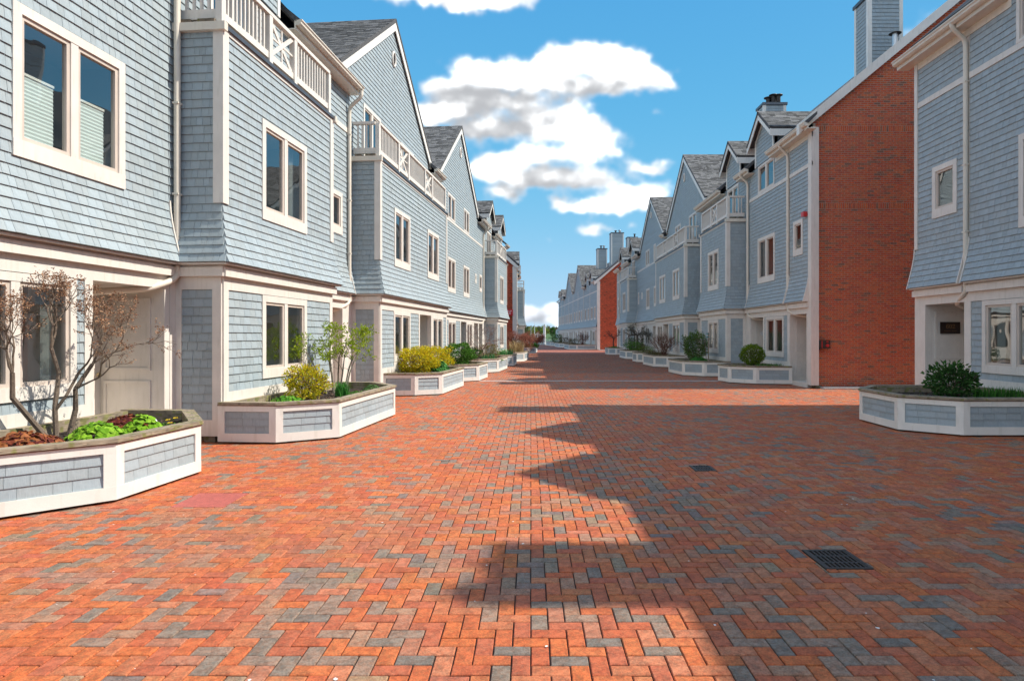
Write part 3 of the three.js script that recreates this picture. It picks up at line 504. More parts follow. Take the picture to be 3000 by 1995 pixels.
  done(max) { this.sh.finish(max ?? (this.detail >= 2 ? 300 : 0)); return this; }
}
Object.assign(House.prototype, {
  plain(P, c0, c1, y0, y1, wins = [], skip = []) {
    const B = new Acc(), [a0, a1] = [P.A(c0), P.A(c1)].sort((a, b) => a - b);
    gridBoxes(B, P.M, a0, a1, y0, y1, -.13, 0, wins.map((w) => this.rect(P, this.hole(w)))); B.mesh('wall', M.sheath, this.g);
    this.shingles(P, c0, c1, y0, y1, wins.map((w) => { const h = this.hole(w); return [h[0] - .04, h[1] + .04, h[2] - .04, h[3] + .04]; }).concat(skip));
    for (const w of wins) this.window(P, w);
  },
  band(P, c0, c1, y = 7.26, h = .13) { this.bx('band_board', M.trim, P, c0, c1, y, y + h, 0, .034); },
  dormer(vc, hw = 1.0, apex = 10.38, tabs = 'near') {
    const P = this.front(.02), y0 = apex - .77 * hw;
    this.plain(P, vc - hw, vc + hw, 8.52, y0, []);
    this.gable(P, vc - hw, vc + hw, y0, vc, apex, { depth: 3.2, over: .26, tabs, vent: false, rake: .2, ov: .4 });
    for (const s of [-1, 1]) { const Ps = this.side(vc + s * hw, s < 0); this.bx('dormer_cheek', M.sheath, Ps, -2.6, .0, 8.4, y0, -.1, 0); this.bx('dormer_trim', M.white, P, vc + s * hw, vc + s * (hw - .11), 8.5, y0, 0, .035); }
  },
  spout(v, d, top, { toV = v, low = 2.62, into = -.7, head = 0 } = {}) {
    const x = this.X(v), x2 = this.X(toV), pts = [];
    if (head) pts.push([x, top + .1, d + head], [x, top - .02, d + head], [x, top - .1, d + head - .05], [x, top - .3, d + .05]);
    pts.push([x, top - .5, d], [x, 5, d], [x, 3.7, d], [x, 2.7, d], [lerp(x, x2, .15), low - .06, d - .02], [lerp(x, x2, .5), low - .2, d - .15], [x2, low - .3, into]);
    const p = this.pipe(pts); for (const y of [7.2, 5.4, 3.95]) if (y < top - .4) boxMesh('pipe_strap', M.gutter, p, x - .055, x + .055, y, y + .03, d - .05, d + .05);
    return p;
  },
});

// end house of a block: door, casements, dormer; m counts metres from the block end
function endUnit(H, o, sg, { start = .4, m1 = 6.42, apex = 10.38, chim = null, post = 0, sm = [1.13, 1.91], bg = [3.63, 5.44], tp = [3.68, 5.4], wins = {} } = {}) {
  const V = (m) => o + sg * m, P = H.front(0), Lc = (a, b) => [Math.min(V(a), V(b)), Math.max(V(a), V(b))];
  const seg = (a, b, ws, o2) => { const fl = sg < 0; H.upper(P, V(a), V(b), 8.5, ws, fl ? { cheek0: o2.a, cheek1: o2.b } : { cheek0: o2.a, cheek1: o2.b }); };
  const W = (a, b, y0, y1, x) => { const [v0, v1] = Lc(a, b); return { v0, v1, y0, y1, ...x }; };
  seg(start + post, 2.24, [W(sm[0], sm[1], 4.46, 5.66, { n: 1, ...wins.small })], { a: true, b: true });
  if (post) H.bx('corner_board', M.trim, P, V(start), V(start + post), 2.66, 8.5, -.1, .05);
  seg(2.38, m1, [W(bg[0], bg[1], 3.8, 5.6, wins.big), W(tp[0], tp[1], 7.39, 8.49, { cw: .08, cb: .06, ...wins.top })], { a: true, b: true });
  H.bx('pipe_chase', M.trim, P, V(2.24), V(2.38), 2.66, 8.5, -.1, .002);
  H.band(P, V(start), V(2.24)); H.band(P, V(2.38), V(m1));
  const [pa, pb] = Lc(2.43, 2.8);
  H.ground(P, V(start), V(m1), { panels: [[...Lc(2.43, 4.7), .8, 2.45]], wins: [W(2.78, 4.56, .94, 2.44, { cw: .1, cb: .16, bare: false, ...wins.low })], doors: [Lc(start + .42, 2.22), Lc(4.84, 6.3)] });
  if (post) H.bx('corner_board', M.trim, P, V(start), V(start + .2), .1, 2.655, .031, .06); else H.bx('corner_board', M.trim, P, V(start), V(start + .12), Y.kick, 8.45, 0, .045);
  H.gutter(P, V(start - .3), V(3.55), 8.44, .3); H.gutter(P, V(5.85), V(m1), 8.44, .3);
  H.bx('eave_frieze', M.gutter, P, V(start), V(3.6), 8.2, 8.4, 0, .033);
  H.dormer(V(4.7), 1.0, apex); H.mainRoof(V(start + (post ? .03 : -.25)), V(m1), { ridge: 13.3 });
  H.spout(V(2.31), .06, 8.45, { toV: V(1.3), head: .3 });
  if (chim) H.chimney(...chim);
}
// house with a projecting bay of one window under a balcony
function bayUnit(H, vn, vf, v0, v1, { win, small, dormers = [], apex = 10.38, chim = null, wins = {}, dr = true }) {
  const P = H.front(0), d = .8, l = Math.min(v0, v1), r = Math.max(v0, v1);
  const wc = (vn + vf) / 2, w0 = win[0], w1 = win[1];
  H.bay(vn, vf, d, [{ v0: w0, v1: w1, y0: 3.8, y1: 5.6, ...wins.bay }], { panels: [[vn + .14, vf - .15, .8, 2.45]], wins: [{ v0: w0, v1: w1, y0: .94, y1: 2.44, cw: .12, cb: .17, bare: false, ...wins.low }] }, { posts: [lerp(vn, vf, .37), lerp(vn, vf, .6)], cross: [1] });
  H.plain(P, vn, vf, Y.bay, 8.5, [{ v0: vn + .9, v1: vn + 2.5, y0: 6.75, y1: 8.45, cw: .1, cb: .1 }]);
  if (l < vn - .02) { H.upper(P, l, vn - .01, 8.5, []); H.ground(P, l, vn - .01, {}); }
  if (r > vf + .02) { const sw = small || []; H.upper(P, vf + .01, r, 8.5, sw, { cheek1: true }); H.ground(P, vf + .01, r, { doors: dr ? [[vf + .35, r - .45]] : [], panels: [] }); }
  H.band(P, vf + .01, r); H.band(P, vn + 2.6, vf);
  const cuts = dormers.map((c) => [c - 1.2, c + 1.2]).sort((a, b) => a[0] - b[0]); let g0 = l; for (const c of [...cuts, [r, r]]) { if (c[0] > g0 + .2) H.gutter(P, g0, Math.min(c[0], r - .02), 8.44, .3); g0 = c[1]; }
  for (const c of dormers) H.dormer(c, 1.0, apex);
  H.mainRoof(l, r, { ridge: 13.3 });
  if (chim) H.chimney(...chim);
}
// tall gabled house, with or without a double bay
function gableUnit(H, l, r, apex, { bay, up = [], mid = [], gnd = {}, tabs = 'near', ay = 12.3, seg = null }) {
  const P = H.front(0), hw = 4.62, y0 = 9.05;
  if (bay) {
    const [vn, vf, wins, lows, doors, panels] = bay;
    H.bay(vn, vf, .8, wins.map(([a, b]) => ({ v0: a, v1: b, y0: 3.8, y1: 5.55 })), { panels: panels.map(([a, b]) => [a, b, .8, 2.45]), wins: lows.map(([a, b]) => ({ v0: a - .02, v1: b + .02, y0: .94, y1: 2.42, cw: .08, cb: .17, bare: false })), doors }, { posts: [lerp(vn, vf, .23), lerp(vn, vf, .36), lerp(vn, vf, .61), lerp(vn, vf, .735)], cross: [1, 3] });
    H.plain(P, vn, vf, Y.bay, 8.5, up.map(([a, b, c, d]) => ({ v0: a, v1: b, y0: c, y1: d, cw: .1, cb: .1 })));
    if (l < vn - .02) { H.upper(P, l, vn - .01, 8.5, []); H.ground(P, l, vn - .01, {}); }
    if (r > vf + .02) { H.upper(P, vf + .01, r, 8.5, []); H.ground(P, vf + .01, r, {}); }
  } else {
    H.upper(P, l, r, 8.5, [...mid.map(([a, b, c, d]) => ({ v0: a, v1: b, y0: c ?? 3.78, y1: d ?? 5.42, n: b - a > 1 ? 2 : 1 })), ...up.map(([a, b, c, d]) => ({ v0: a, v1: b, y0: c, y1: d, cw: .1, cb: .06 }))], { cheek1: true });
    H.ground(P, l, r, gnd); H.band(P, l, r, 7.1, .12);
  }
  H.plain(P, apex - hw, apex + hw, 8.5, y0, []);
  H.gable(P, apex - hw, apex + hw, y0, apex, ay, { tabs, depth: 6.5 });
  H.mainRoof(l, r, { ridge: 12.2 });
  H.gutter(P, l, Math.max(l + .1, apex - hw - .3), 8.44, .3); if (r - .2 > apex + hw + .3) H.gutter(P, apex + hw + .3, r - .02, 8.44, .3);
}

// ---- left row
{
  const H = new House(rowL, 6.4, 'townhouse', 'lit grey blue shingled house at left edge with half drawn pleated shades upstairs', 'shingled row houses');
  endUnit(H, 3.26, 1, { wins: { big: { shade: .56 }, low: { curtain: .25 } } }); H.endWall(3.66, true, M.mortar);
  H.done();
}
{
  const H = new House(rowL, 12, 'townhouse', 'lit shingled house with bay, single upstairs window and balcony nearest on the left', 'shingled row houses');
  bayUnit(H, 9.86, 14.22, 9.69, 17.28, { win: [11.08, 12.89], small: [{ v0: 16.08, v1: 16.82, y0: 4.4, y1: 5.52, n: 1 }], dormers: [12.3], wins: { bay: {}, low: {} } });
  H.spout(9.77, .1, 8.45, { toV: 8.7, into: -.8 }); H.spout(17.2, .08, 8.3, { toV: 16.2, head: .34 });
  H.done();
}
{
  const H = new House(rowL, 21, 'townhouse', 'lit gabled house on the left with two window wide bay under a long balcony', 'shingled row houses');
  gableUnit(H, 17.29, 26.0, 21.35, { bay: [17.56, 25.86, [[18.87, 20.54], [22.78, 24.47]], [[18.86, 20.5], [23.56, 25.1]], [[21.72, 23.3]], [[17.7, 18.8], [20.58, 21.58], [25.22, 25.7]]], up: [[18.45, 20.0, 6.72, 8.55], [22.2, 23.8, 6.72, 8.5]] });
  H.done();
}
{
  const H = new House(rowL, 32.5, 'townhouse', 'lit gabled house without bay on the left beyond the long balcony', 'shingled row houses');
  gableUnit(H, 26.01, 39.4, 32.5, { mid: [[29.6, 31.3], [33.28, 34.9], [36.6, 37.1, 4.75, 5.3], [38.05, 38.95, 4.36, 5.38]], up: [[29.6, 31.2, 7.23, 8.42], [33.38, 34.84, 7.23, 8.42]], gnd: { panels: [[29.2, 29.73, .8, 2.45], [31.36, 32.42, .8, 2.45]], wins: [{ v0: 29.72, v1: 31.34, y0: .94, y1: 2.42, cw: .08, cb: .17, bare: false }, { v0: 34.2, v1: 35.75, y0: .94, y1: 2.42, cw: .08, cb: .17, bare: false }], doors: [[32.6, 34.04], [36.3, 37.6], [37.9, 39.1]] } });
  H.spout(39.3, .07, 8.3, { head: .3, toV: 38.2 });
  H.done();
}
{
  const H = new House(rowL, 43, 'townhouse', 'lit shingled house with narrow bay and small balcony before the red sign', 'shingled row houses', 1);
  bayUnit(H, 39.95, 44.4, 39.42, 49.4, { win: [41.15, 42.8], dormers: [41.6, 46.6] });
  H.endWall(49.4, false); H.done();
}
// ---- right row, first block (towards the camera)
const RX1 = rowR(9.5), RX2 = rowR(9.17);
{
  const H = new House(RX1, 13, 'townhouse', 'shaded shingled house at right edge with door numbered 602', 'shingled row houses');
  endUnit(H, 16.37, -1, { apex: 9.85, sm: [1.09, 1.97], bg: [3.8, 5.6], tp: [3.74, 5.5], chim: [14.75, 15.85, -3.0, -4.1, 9.5, 13.9, 4] }); H.endWall(15.97, false, M.mortar); H.done();
}
{
  const H = new House(RX1, 6, 'townhouse', 'shaded shingled bay house standing just out of frame on the right', 'shingled row houses', 1);
  bayUnit(H, 4.9, 9.3, 1.6, 9.94, { win: [6.2, 7.9], dormers: [8.2], apex: 9.85, chim: [4.35, 5.5, -3.0, -4.1, 9.5, 13.5, 4] }); H.done();
}
{
  const H = new House(RX1, -3.5, 'townhouse', 'shaded gabled house beside the camera on the right', 'shingled row houses', 1);
  gableUnit(H, -8.2, 1.58, -3.4, { bay: [-7.5, .8, [[-6, -4.3], [-2.4, -.7]], [[-6, -4.3], [-1.8, -.2]], [[-3.9, -2.4]], [[-7.3, -6.1]]], up: [[-5, -3.4, 6.75, 8.5]] }); H.endWall(-8.2, true); H.done();
}
// ---- right row, second block, with its brick end wall
{
  const H = new House(RX2, 24, 'townhouse', 'shaded shingled house with red brick end wall and tall chimney', 'shingled row houses');
  endUnit(H, 20.65, 1, { post: .26, chim: [23.2, 24.15, -2.93, -4.13, 9.6, 13.95, 0] });
  // brick end: recessed behind the painted corner post
  const zb = 21.28, P = H.side(zb, true), back = -10.8, slope = (13.3 - 8.54) / 5.4, yTop = (d) => 8.72 + .826 * Math.min(-d, 10.8 + d);
  const A = new Acc(), prof = [[-.1, 0], [back, 0], [back, 8.6], [-5.4, 13.2], [-.1, 8.8]].map(([d, y]) => mul(P.M, [P.A(d), y, -.002])); A.poly(prof); A.mesh('mortar_bed', M.mortar, H.g);
  const bp = new Pieces(H.g, 'brick', 'bricks', BR, BRM, M.clayV, (() => { const G = new Acc(); for (const [v, uv] of brickFaces(1, 1, 1, .04)) G.poly(v, null, uv.map((q) => [q[0] * .2, q[1] * .06])); return G.geom(); })(), (w, h, t) => brickFaces(w, h, t, .003));
  const tone = () => { const q = rnd(); return q < .87 ? Math.floor(rnd() * 6) : q < .92 ? 6 : q < .945 ? 7 : q < .97 ? 8 : 9; };
  const CH = .0685; let row = 0;
  const lay = (y, h, w, off, j) => { let d = -.18 - off; while (d > back + .1) { const dm = d - w / 2; if (y + h < yTop(dm) - .02) { const x = Math.min(P.A(d), P.A(d - w)); bp.add(new THREE.Matrix4().multiplyMatrices(P.M, mat4([1, 0, 0], [0, 1, 0], [0, 0, 1], [x, y, 0])), w, h, .0065 + rr(-.0015, .002), tone()); } d -= w + j; } };
  let y = .06;
  while (y < 13) { const soldier = (y > 5.86 && y < 5.95) || (y > 8.4 && y < 8.49); if (soldier) { lay(y, .193, .056, 0, .013); y += .206; } else { lay(y, .0545, .2, (row % 2) * .107 - .1, .014); y += CH; } row++; }
  bp.finish(300);
  // painted corner post, rake boards
  H.bx('corner_post', M.trim, P, .042, -.2, .1, 8.5, -.0, .22); H.bx('post_foot', M.base, P, -.05, -.15, 0, .1, .0, .08);
  for (const [d0, y0, d1, y1] of [[.45, 8.985 - .45 * .826, -5.4, 13.445], [-11.25, 8.985 - .45 * .826, -5.4, 13.445]]) { const R = new Acc(); const q = [[d0, y0], [d1, y1], [d1, y1 - .34], [d0, y0 - .34]]; const f = q.map(([d, yy]) => mul(P.M, [P.A(d), yy, .24])), b = q.map(([d, yy]) => mul(P.M, [P.A(d), yy, .03])); R.poly(f); R.poly(b); for (let i = 0; i < 4; i++) R.quad(f[i], f[(i + 1) % 4], b[(i + 1) % 4], b[i]); R.mesh('rake_board', M.white, H.g); }
  const vp = shadowed(new THREE.Mesh(new THREE.CylinderGeometry(.09, .09, .95, 14), M.galv)); vp.name = 'vent_pipe'; vp.position.set(H.X(21.9), 11.45, -3.15); H.g.add(vp);
  const vc = shadowed(new THREE.Mesh(new THREE.ConeGeometry(.2, .1, 14), M.iron)); vc.name = 'vent_cap'; vc.position.set(0, .52, 0); vp.add(vc);
  const vf = shadowed(new THREE.Mesh(new THREE.CylinderGeometry(.12, .2, .2, 14), M.iron)); vf.name = 'vent_boot'; vf.position.set(0, -.42, 0); vp.add(vf);
  H.done();
}
{
  const H = new House(RX2, 30, 'townhouse', 'shaded shingled house with bay and balcony next to the brick end house', 'shingled row houses');
  bayUnit(H, 27.62, 31.8, 27.08, 34.7, { win: [28.8, 30.5], dormers: [29.2], chim: [31.0, 31.85, -1.98, -3.03, 9.5, 12.85, 6], small: [] });
  H.spout(27.15, .08, 8.45, { toV: 26.3, head: .32 }); H.done();
}
{
  const H = new House(RX2, 38.6, 'townhouse', 'shaded gabled house on the right with wide bay under a long balcony', 'shingled row houses');
  gableUnit(H, 34.71, 43.45, 38.56, { ay: 12.4, bay: [35.15, 43.25, [[36.4, 38.07], [40.2, 42.0]], [[36.4, 38.0], [41.1, 42.6]], [[39.3, 40.8]], [[35.3, 36.3], [38.1, 39.1]]], up: [[35.78, 37.43, 6.75, 8.62], [39.54, 41.02, 6.75, 8.6]] }); H.done();
}
{
  const H = new House(RX2, 49.2, 'townhouse', 'shaded gabled house without bay on the right behind the umbrella tree', 'shingled row houses', 1);
  gableUnit(H, 43.46, 55.55, 49.2, { ay: 12.15, mid: [[44.9, 46.4], [47.4, 48.1, 3.9, 5.4], [49.85, 51.3], [53.0, 53.5, 4.75, 5.3], [54.6, 55.2, 4.4, 5.4]], up: [[47.4, 48.2, 7.23, 8.5], [49.9, 51.5, 7.23, 8.45]], gnd: { wins: [{ v0: 45, v1: 46.6, y0: .94, y1: 2.42, cw: .08, cb: .17, bare: false }, { v0: 50, v1: 51.6, y0: .94, y1: 2.42, cw: .08, cb: .17, bare: false }], doors: [[47, 48.5], [52.2, 53.7]] } }); H.done();
}
{
  const H = new House(RX2, 58, 'townhouse', 'shaded shingled house with small bay balcony far down the right row', 'shingled row houses', 1);
  bayUnit(H, 55.95, 60.3, 55.56, 62.5, { win: [57.1, 58.8], dormers: [57.9] }); H.done();
}
{
  const H = new House(RX2, 65, 'townhouse', 'shaded shingled house ending the second right block', 'shingled row houses', 1);
  endUnit(H, 69, -1, {}); H.endWall(68.6, false); H.done();
}
// ---- far right block, turned a little towards the water
{
  const row = rowR(8.25, -.054, 80), end = [[80, 'far right house with red brick end wall and three chimneys', 'd'], [92.5, 'far right gabled house with wide grey roof', 'g'], [105, 'far right second gabled house with narrower roof', 'g'], [117.5, 'farthest right house of the street beside the water', 'd']];
  end.forEach(([v, label, kind], k) => {
    const H = new House(row, v + 6, 'townhouse', label, 'shingled row houses', 1), P = H.front(0), r = v + 12.48;
    const ws = [1.4, 3.9, 7.2, 9.8].map((m, i) => ({ v0: v + m, v1: v + m + (i % 2 ? 1.6 : 1.3), y0: 3.8, y1: 5.5 }));
    H.upper(P, v, r, 8.5, ws, {}); H.band(P, v, r); for (const m of [.1, 6.2]) H.bx('trim_strip', M.trim, P, v + m, v + m + .14, Y.kick, 8.5, 0, .05);
    H.ground(P, v, r, { wins: [2.2, 7.6].map((m) => ({ v0: v + m, v1: v + m + 1.8, y0: .94, y1: 2.42, cw: .1, cb: .16, bare: false })), doors: [[v + .5, v + 1.8], [v + 4.6, v + 6], [v + 10, v + 11.4]] });
    H.mainRoof(v - .2, r, { ridge: 13.3 });
    if (kind === 'g') { H.plain(P, v + 1.6, v + 10.8, 8.5, 9.05); H.gable(P, v + 1.6, v + 10.8, 9.05, v + 6.2, 12.4, { tabs: 'near', vent: true, depth: 6.5 }); } else { H.dormer(v + 4.4); H.dormer(v + 8.6); H.gutter(P, v, v + 3, 8.44, .3); H.gutter(P, v + 9.9, r, 8.44, .3); }
    if (k === 0) {
      const Ps = H.side(v, true), A = new Acc(), q = [[.0, 0], [-10.8, 0], [-10.8, 8.55], [-5.4, 13.25], [0, 8.6]].map(([d, y]) => mul(Ps.M, [Ps.A(d), y, .01]));
      A.poly(q); A.mesh('brick_end', M.brickFar, H.g); H.bx('corner_post', M.trim, Ps, .06, -.3, .05, 8.5, .012, .1);
      for (const [d0, d1] of [[.45, -5.4]]) { const sl = .88, R = new Acc(), z = [[d0, 8.6 - .45 * sl + .2], [d1, 13.5], [d1, 13.1], [d0, 8.6 - .45 * sl - .2]].map(([d, y]) => mul(Ps.M, [Ps.A(d), y, .15])); R.poly(z); R.mesh('rake_board', M.white, H.g); }
      H.chimney(84.3, 85.6, -2.5, -4.1, 9, 15.2, 3); H.chimney(90.0, 91.2, -1.6, -2.9, 9, 13.9, 3); H.chimney(86, 87.2, -5.0, -6.3, 9, 14.9, 1);
    }
    if (k === 2) H.chimney(v + 3, v + 4.2, -4.5, -6, 10, 13.9, 2);
    H.done();
  });
}
// ---- far left block
{
  const row = rowR(0, 0, 0), place = { dir: 1, place(v) { return { x: -1.42 - .012 * (v - 63), z: -v, ry: Math.atan2(1, -.012) }; } };
  const H = new House(place, 66, 'townhouse', 'far left house with brick end wall carrying a red sign', 'shingled row houses', 1);
  endUnit(H, 62.6, 1, {});
  const Ps = H.side(62.98, true), A = new Acc(), q = [[-.1, 0], [-10.8, 0], [-10.8, 8.5], [-5.4, 13.2], [-.1, 8.55]].map(([d, y]) => mul(Ps.M, [Ps.A(d), y, .02])); A.poly(q); A.mesh('brick_end', M.brickFar, H.g); H.bx('corner_post', M.trim, Ps, .06, -.35, .05, 8.5, .021, .12);
  { const sl = .88, R = new Acc(), z = [[.45, 8.5 - .45 * sl + .2], [-5.4, 13.5], [-5.4, 13.1], [.45, 8.5 - .45 * sl - .2]].map(([d, y]) => mul(Ps.M, [Ps.A(d), y, .2])); R.poly(z); R.mesh('rake_board', M.white, H.g); }
  H.done();
  const H2 = new House(place, 72, 'townhouse', 'far left house whose shaded bay side shows beyond the brick end', 'shingled row houses', 1);
  bayUnit(H2, 69.6, 74, 69.05, 77, { win: [71, 72.7], dormers: [72] }); H2.endWall(77, false); H2.done();
}

// ------------------------------------------------------------------ ground, pavers
{
  const g = new THREE.Mesh(new THREE.PlaneGeometry(900, 232), M.joint); g.rotation.x = -Math.PI / 2; g.position.set(0, -.011, 116 - 132.5); g.name = 'ground'; shadowed(g); struct(g);
  const uvA = g.geometry.attributes.uv; for (let i = 0; i < uvA.count; i++) uvA.setXY(i, uvA.getX(i) * 900, uvA.getY(i) * 232);
  const street = new THREE.Group(); street.name = 'brick_pavement'; struct(street);
  const unit = (() => { const G = new Acc(); for (const [v, uv] of brickFaces(1, 1, 1, .03)) G.poly(v, null, uv.map((q) => [q[0] * .2, q[1] * .1])); return G.geom(); })();
  // bevel kept in metres: unit faces use a fixed fraction, so individual pavers get geometries of their two real shapes
  const mk = (w, h) => { const G = new Acc(); for (const [v, uv] of brickFaces(w, h, .03, .0045)) G.poly(v, null, uv); return G.geom(); };
  const U = .1016, gap = .007, holes = [[2.155, 2.515, 4.735, 5.165], [2.08, 2.36, 8.175, 8.525], [-3.605, -3.065, 6.455, 7.045], [-9, 14, 24.525, 24.845]];
  const tone = (x, z) => { const c = fbm3(x * .55 + 9, z * .4, 3.1, 3), q = rnd() + c * .55; if (q < .075) return pick([9, 10, 9, 12]); if (q < .17) return pick([8, 12, 9, 7]); if (q < .26) return pick([7, 8, 11, 6]); if (q < .43) return pick([3, 4, 6, 11]); return Math.floor(rnd() * 6); };
  const list = [], wallL = (z) => (-6.7 * KL + TL * z);
  const N0 = Math.floor(.4 / U), N1 = Math.floor(62 / U);
  for (let j = N0; j < N1; j++) {
    const z = j * U, xr = z > 14.5 && z < 21.6 ? 15 : 9.6, xl = Math.max(-8.2, wallL(z) - .4), lo = Math.floor(xl / U), hi = Math.ceil(xr / U);
    const vis = (z + .4) * 1555 / 1900 + 3.2, visR = (z + .4) * 1445 / 1900 + 3.2;
    for (let i = Math.max(lo, Math.floor(-vis / U)); i < Math.min(hi, Math.ceil(visR / U)); i++) {
      const k = (((i - j) % 4) + 4) % 4; if (k !== 0 && k !== 3) continue;
      const w = k === 0 ? 2 * U : U, h = k === 0 ? U : 2 * U, cx = i * U + w / 2, cz = z + h / 2;
      let parts = [[i * U, i * U + w, z, z + h]];
      for (const q of holes) { const nx = []; for (const p of parts) { if (p[1] <= q[0] || p[0] >= q[1] || p[3] <= q[2] || p[2] >= q[3]) { nx.push(p); continue; } if (p[0] < q[0]) nx.push([p[0], q[0], p[2], p[3]]); if (p[1] > q[1]) nx.push([q[1], p[1], p[2], p[3]]); const a = Math.max(p[0], q[0]), b = Math.min(p[1], q[1]); if (p[2] < q[2]) nx.push([a, b, p[2], q[2]]); if (p[3] > q[3]) nx.push([a, b, q[3], p[3]]); } parts = nx; }
      for (const p of parts) if (p[1] - p[0] > .012 && p[3] - p[2] > .012) list.push([p[0], p[2], p[1] - p[0], p[3] - p[2], (p[0] + p[1]) / 2, (p[2] + p[3]) / 2]);
    }
  }
  const A = new Acc(); const own = list.map((q, i) => [i, q]).filter(([, q]) => { const sx = 1555 + 1900 * q[4] / q[5], sy = 985 + 1900 * 1.7 / q[5]; return sx > 30 && sx < 2970 && sy < 1980; }).sort((a, b) => a[1][5] - b[1][5]).slice(0, 300).map((q) => q[0]), ownSet = new Set(own);
  const gH = mk(2 * U - gap, U - gap), gV = mk(U - gap, 2 * U - gap);
  const mats = PV.map((c, k) => [0, 1, 2].map((s) => { const m = PVM[k].clone(); m.map = clayMap; return m; })[0]);
  // each shape in a few variants whose clay texture starts elsewhere
  const variants = (g) => Array.from({ length: 8 }, () => { const q = g.clone(), uv = q.attributes.uv.clone(), a = rnd() * 5, b = rnd() * 5; for (let i = 0; i < uv.count; i++) uv.setXY(i, uv.getX(i) + a, uv.getY(i) + b); q.setAttribute('uv', uv); return q; });
  const vH = variants(gH), vV = variants(gV);
  list.forEach((q, i) => {
    const [x, z, w, h, cx, cz] = q, tn = tone(cx, cz), near = cz < 30, dy = rr(-.0022, .0022), tx = rr(-.009, .009), tz = rr(-.009, .009);
    // local x -> +X, local y -> away (-Z), local z -> up
    const Mx = mat4([1, tx, 0], [0, tz, -1], [-tx, 1, tz], [x + gap / 2 + rr(-.0008, .0008), -.03 + dy - (tx * w + tz * h) / 2, -(z + gap / 2)]);
    if (ownSet.has(i) && Math.abs(w * h - 2 * U * U) < .001) { const m = shadowed(new THREE.Mesh(pick(w > h ? vH : vV), PVM[tn])); m.name = 'paver'; m.applyMatrix4(Mx); street.add(m); return; }
    const uo = rnd() * 9, vo = rnd() * 9, wear = 1 + .22 * fbm3(cx * .35 + 40, cz * .3, 8.8, 4), gr = smooth(.12, .4, fbm3(cx * .8, cz * .5 + 20, 5.5, 3)) * .35, col = PV[tn].map((c, k) => lerp(c * wear * rr(.93, 1.07), [.34, .2, .13][k], gr)), F = brickFaces(w - gap, h - gap, .03, .0045);
    for (let f = 0; f < F.length; f++) { if (!near && f > 0) break; if (cz > 12 && f > 0 && f % 2 === 0) continue; A.poly(F[f][0].map((p) => mul(Mx, p)), col, F[f][1].map((e) => [e[0] + uo, e[1] + vo])); }
  });
  const rest = A.mesh('pavers', M.clayV, street); rest.userData.kind = 'stuff';
  const far = new Acc(); far.quad([-30, -.004, -62], [40, -.004, -62], [40, -.004, -128], [-30, -.004, -128], [.40, .125, .075]); far.mesh('far_paving', M.clayV, street);
  // concrete drain strip across the street
  const st = new THREE.Group(); for (let k = 0; k < 13; k++) boxMesh('concrete_slab', M.concrete, st, -4.6 + k * 1.02, -4.6 + k * 1.02 + 1.005, -.03, .004, -24.84, -24.53); st.name = 'drain_strip'; tag(st, 'pale concrete strip crossing the brick street', 'kerb');
  const ap = boxMesh('concrete_apron', M.concrete, null, 9.4, 15, -.03, .05, -21.27, -20.72); tag(ap, 'grey concrete apron at the foot of the brick end wall', 'paving');
  const ap2 = boxMesh('concrete_apron', M.concrete, null, 8.3, 14, -.03, .04, -79.9, -78.8); tag(ap2, 'pale concrete apron before the far brick end wall', 'paving');
  // drain grates and inspection cover
  const grate = (x, z, w, h, rows, label) => {
    const g = new THREE.Group(); g.name = 'drain_grate'; tag(g, label, 'drain'); g.position.set(x, 0, -z);
    boxMesh('pit', M.iron, g, -w / 2, w / 2, -.0305, -.03, -h / 2, h / 2);
    const fr = new Acc(), t = .025; fr.box(-w / 2, w / 2, -.03, .003, h / 2 - t, h / 2); fr.box(-w / 2, w / 2, -.03, .003, -h / 2, -h / 2 + t); fr.box(-w / 2, -w / 2 + t, -.03, .003, -h / 2 + t, h / 2 - t); fr.box(w / 2 - t, w / 2, -.03, .003, -h / 2 + t, h / 2 - t); fr.mesh('frame', M.iron, g);
    for (let r = 1; r < rows; r++) { const zz = -h / 2 + h * r / rows; boxMesh('cross_bar', M.iron, g, -w / 2 + t, w / 2 - t, -.02, .0, zz - .011, zz + .011); }
    const n = Math.round(w / .034); for (let i = 1; i < n; i++) { const xx = -w / 2 + w * i / n; boxMesh('bar', M.iron, g, xx - .007, xx + .007, -.02, .001, -h / 2 + t, h / 2 - t); }
  };
  grate(2.335, 4.95, .35, .42, 3, 'larger iron drain grate in the shaded bricks at lower right'); grate(2.22, 8.35, .27, .34, 3, 'smaller iron drain grate farther up the shaded bricks');
  const pl = boxMesh('inspection_cover', M.coral, null, -3.6, -3.07, -.03, -.003, -7.04, -6.46); tag(pl, 'flat square red inspection cover set in the sunny bricks', 'cover');
  const specks = new Acc(); for (let k = 0; k < 55; k++) { const z = 3.1 + 9 * rnd() ** 1.5, x = rr(-.8, .72) * z, s = rr(.003, .012), n = 6; const ps = Array.from({ length: n }, (_, i) => { const a = i / n * 6.283; return [x + Math.cos(a) * s * rr(.7, 1.3), .004, -z + Math.sin(a) * s * rr(.6, 1.6)]; }); specks.poly(ps); } const sp = specks.mesh('litter_specks', M.white); sp.userData.kind = 'stuff'; sp.userData.label = 'tiny white specks scattered on the bricks'; scene.add(sp);
}

